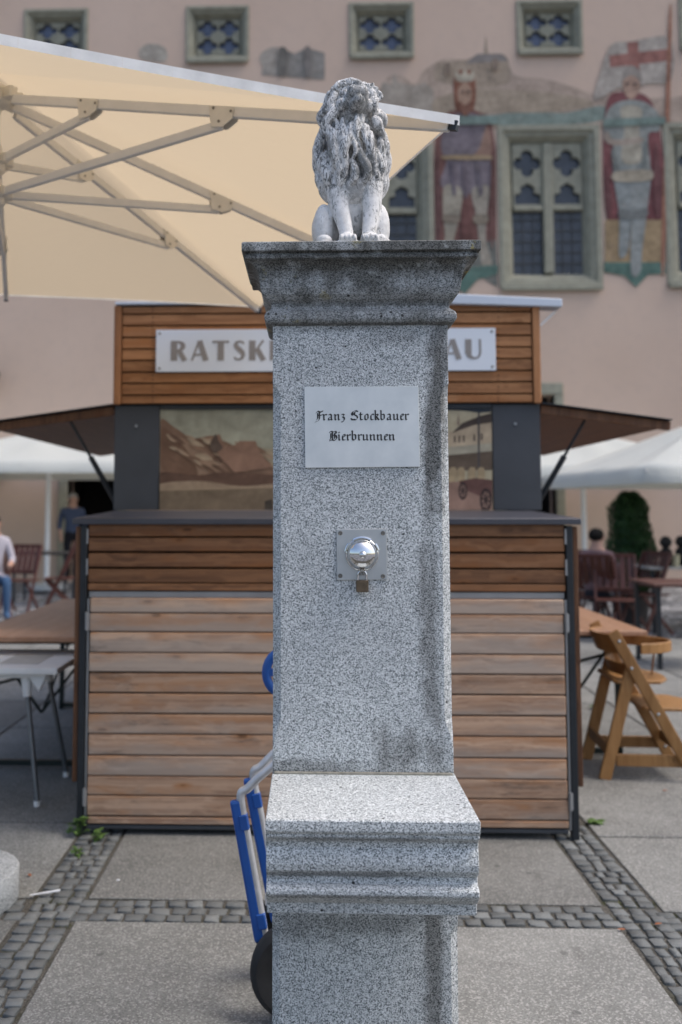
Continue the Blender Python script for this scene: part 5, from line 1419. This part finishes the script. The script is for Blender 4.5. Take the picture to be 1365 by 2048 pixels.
# ================================================================== WEEDS, LITTER
def leaf(mb, p, d, ln, w, droop=.3):
    d = Vector(d).normalized(); s = d.cross(Vector((0, 0, 1)))
    s = s.normalized() if s.length > .01 else Vector((1, 0, 0))
    L = []
    for k in range(6):
        f = k/5; q = Vector(p)+d*ln*f-Vector((0, 0, droop*ln*f*f)); ww = w*sin(pi*(.08+.9*f))*(1 if k % 2 else .7)
        L.append((q-s*ww, q+Vector((0, 0, .15*ww)), q+s*ww))
    o = len(mb.v)
    for l in L: mb.v += [Vector(x) for x in l]
    for k in range(5):
        for j in range(2): mb.f.append((o+k*3+j, o+k*3+j+1, o+k*3+j+4, o+k*3+j+3)); mb.mi.append(0)
rw = random.Random(3)
def weed(px, py, n, size, h, label, cat='weed', group=None):
    b0 = G(px, py); t = thing('weed', label, cat, b0, group)
    m = MB(); st = MB()
    for i in range(n):
        a = rw.uniform(0, 2*pi); e = rw.uniform(.3, 1.2); r = rw.uniform(0, h*.6)
        top = Vector((b0.x+cos(a)*r*.7, b0.y+sin(a)*r*.5, b0.z+rw.uniform(.15, 1)*h))
        st.tube([b0+Vector((cos(a)*.004, sin(a)*.004, 0)), top], [.0016, .001], 5)
        for k in range(3): 
            a2 = a+rw.uniform(-1.2, 1.2); leaf(m, top, (cos(a2), sin(a2), rw.uniform(.0, .6)), size*rw.uniform(.6, 1.2), size*rw.uniform(.28, .42), rw.uniform(.1, .6))
    part('leaves', m, M['leaf'], t); part('stems', st, M['leaf'], t)
weed(155, 1672, 16, .035, .09, 'green weed growing at the foot of the left kiosk post')
weed(152, 1712, 10, .026, .03, 'low green weed on the cobbles in front of the kiosk corner')
weed(197, 1682, 14, .030, .05, 'leafy weed in the shade under the kiosk door')
weed(1190, 1646, 6, .05, .012, 'small dandelion in the slab joint right of the kiosk')
weed(1195, 1418, 7, .05, .05, 'small weed on the paving behind the high chair')
gm = MB()
for i in range(1500):
    px, py = rw.choice(((1222, 1803), (1245, 1805), (1275, 1803), (1305, 1806), (1355, 1830), (1252, 1812), (100, 1800), (112, 1806), (1312, 1850), (130, 1850), (700, 1850)))
    c_ = G(px, py); p = Vector((c_.x+rw.gauss(0, .03), c_.y+rw.gauss(0, .012), -.008)); a = rw.uniform(0, 6.28)
    s = rw.uniform(.005, .013); d = Vector((cos(a)*.5, sin(a)*.5, rw.uniform(.4, 1.2))).normalized()*s; q = Vector((-sin(a), cos(a), 0))*.0012
    gm.add([p-q, p+q, p+d], [(0, 1, 2)])
lpart('moss', gm, M['moss'], None, kind='stuff')
a, b_ = G(60, 1791, .006), G(120, 1782, .012)
d = (b_-a); s = Vector((0, .010, 0))
m = MB().add([a-s*.5, b_-s*.6, b_+s*1.0, a+s*.3, a-s*.5+Vector((0, 0, .003)), b_-s*.6+Vector((0, 0, .004)), b_+s*1.0+Vector((0, 0, .004)), a+s*.3+Vector((0, 0, .003))], [(3, 2, 1, 0), (4, 5, 6, 7), (0, 1, 5, 4), (1, 2, 6, 5), (2, 3, 7, 6), (3, 0, 4, 7)])
tag(part('plastic_strip', m, M['litter'], None, bevel=.0008), 'white plastic strip lying on the cobbles at left', 'litter')
for px, py, lab in ((62, 1752, 'orange dead leaf on the slab near the round base'), (1236, 1858, 'orange dead leaf by the corner of the front slab'), (1310, 1848, 'brown dead leaf on the cobbles at right'), (1335, 1580, 'brown dead leaf on the slab below the high chair')):
    p = G(px, py, .006); m = MB(); leaf(m, p, (rw.uniform(-1, 1), rw.uniform(-1, 1), .1), .028, .008, .1)
    tag(part('dead_leaf', m, M['dead_leaf'], None), lab, 'leaf', 'fallen leaves')
p = G(237, 1761); m = MB().ell((p.x, p.y, .002), (.007, .006, .0025), 10, 6)
tag(part('paper_scrap', m, M['litter'], None), 'tiny white scrap on the slab before the kiosk', 'litter')
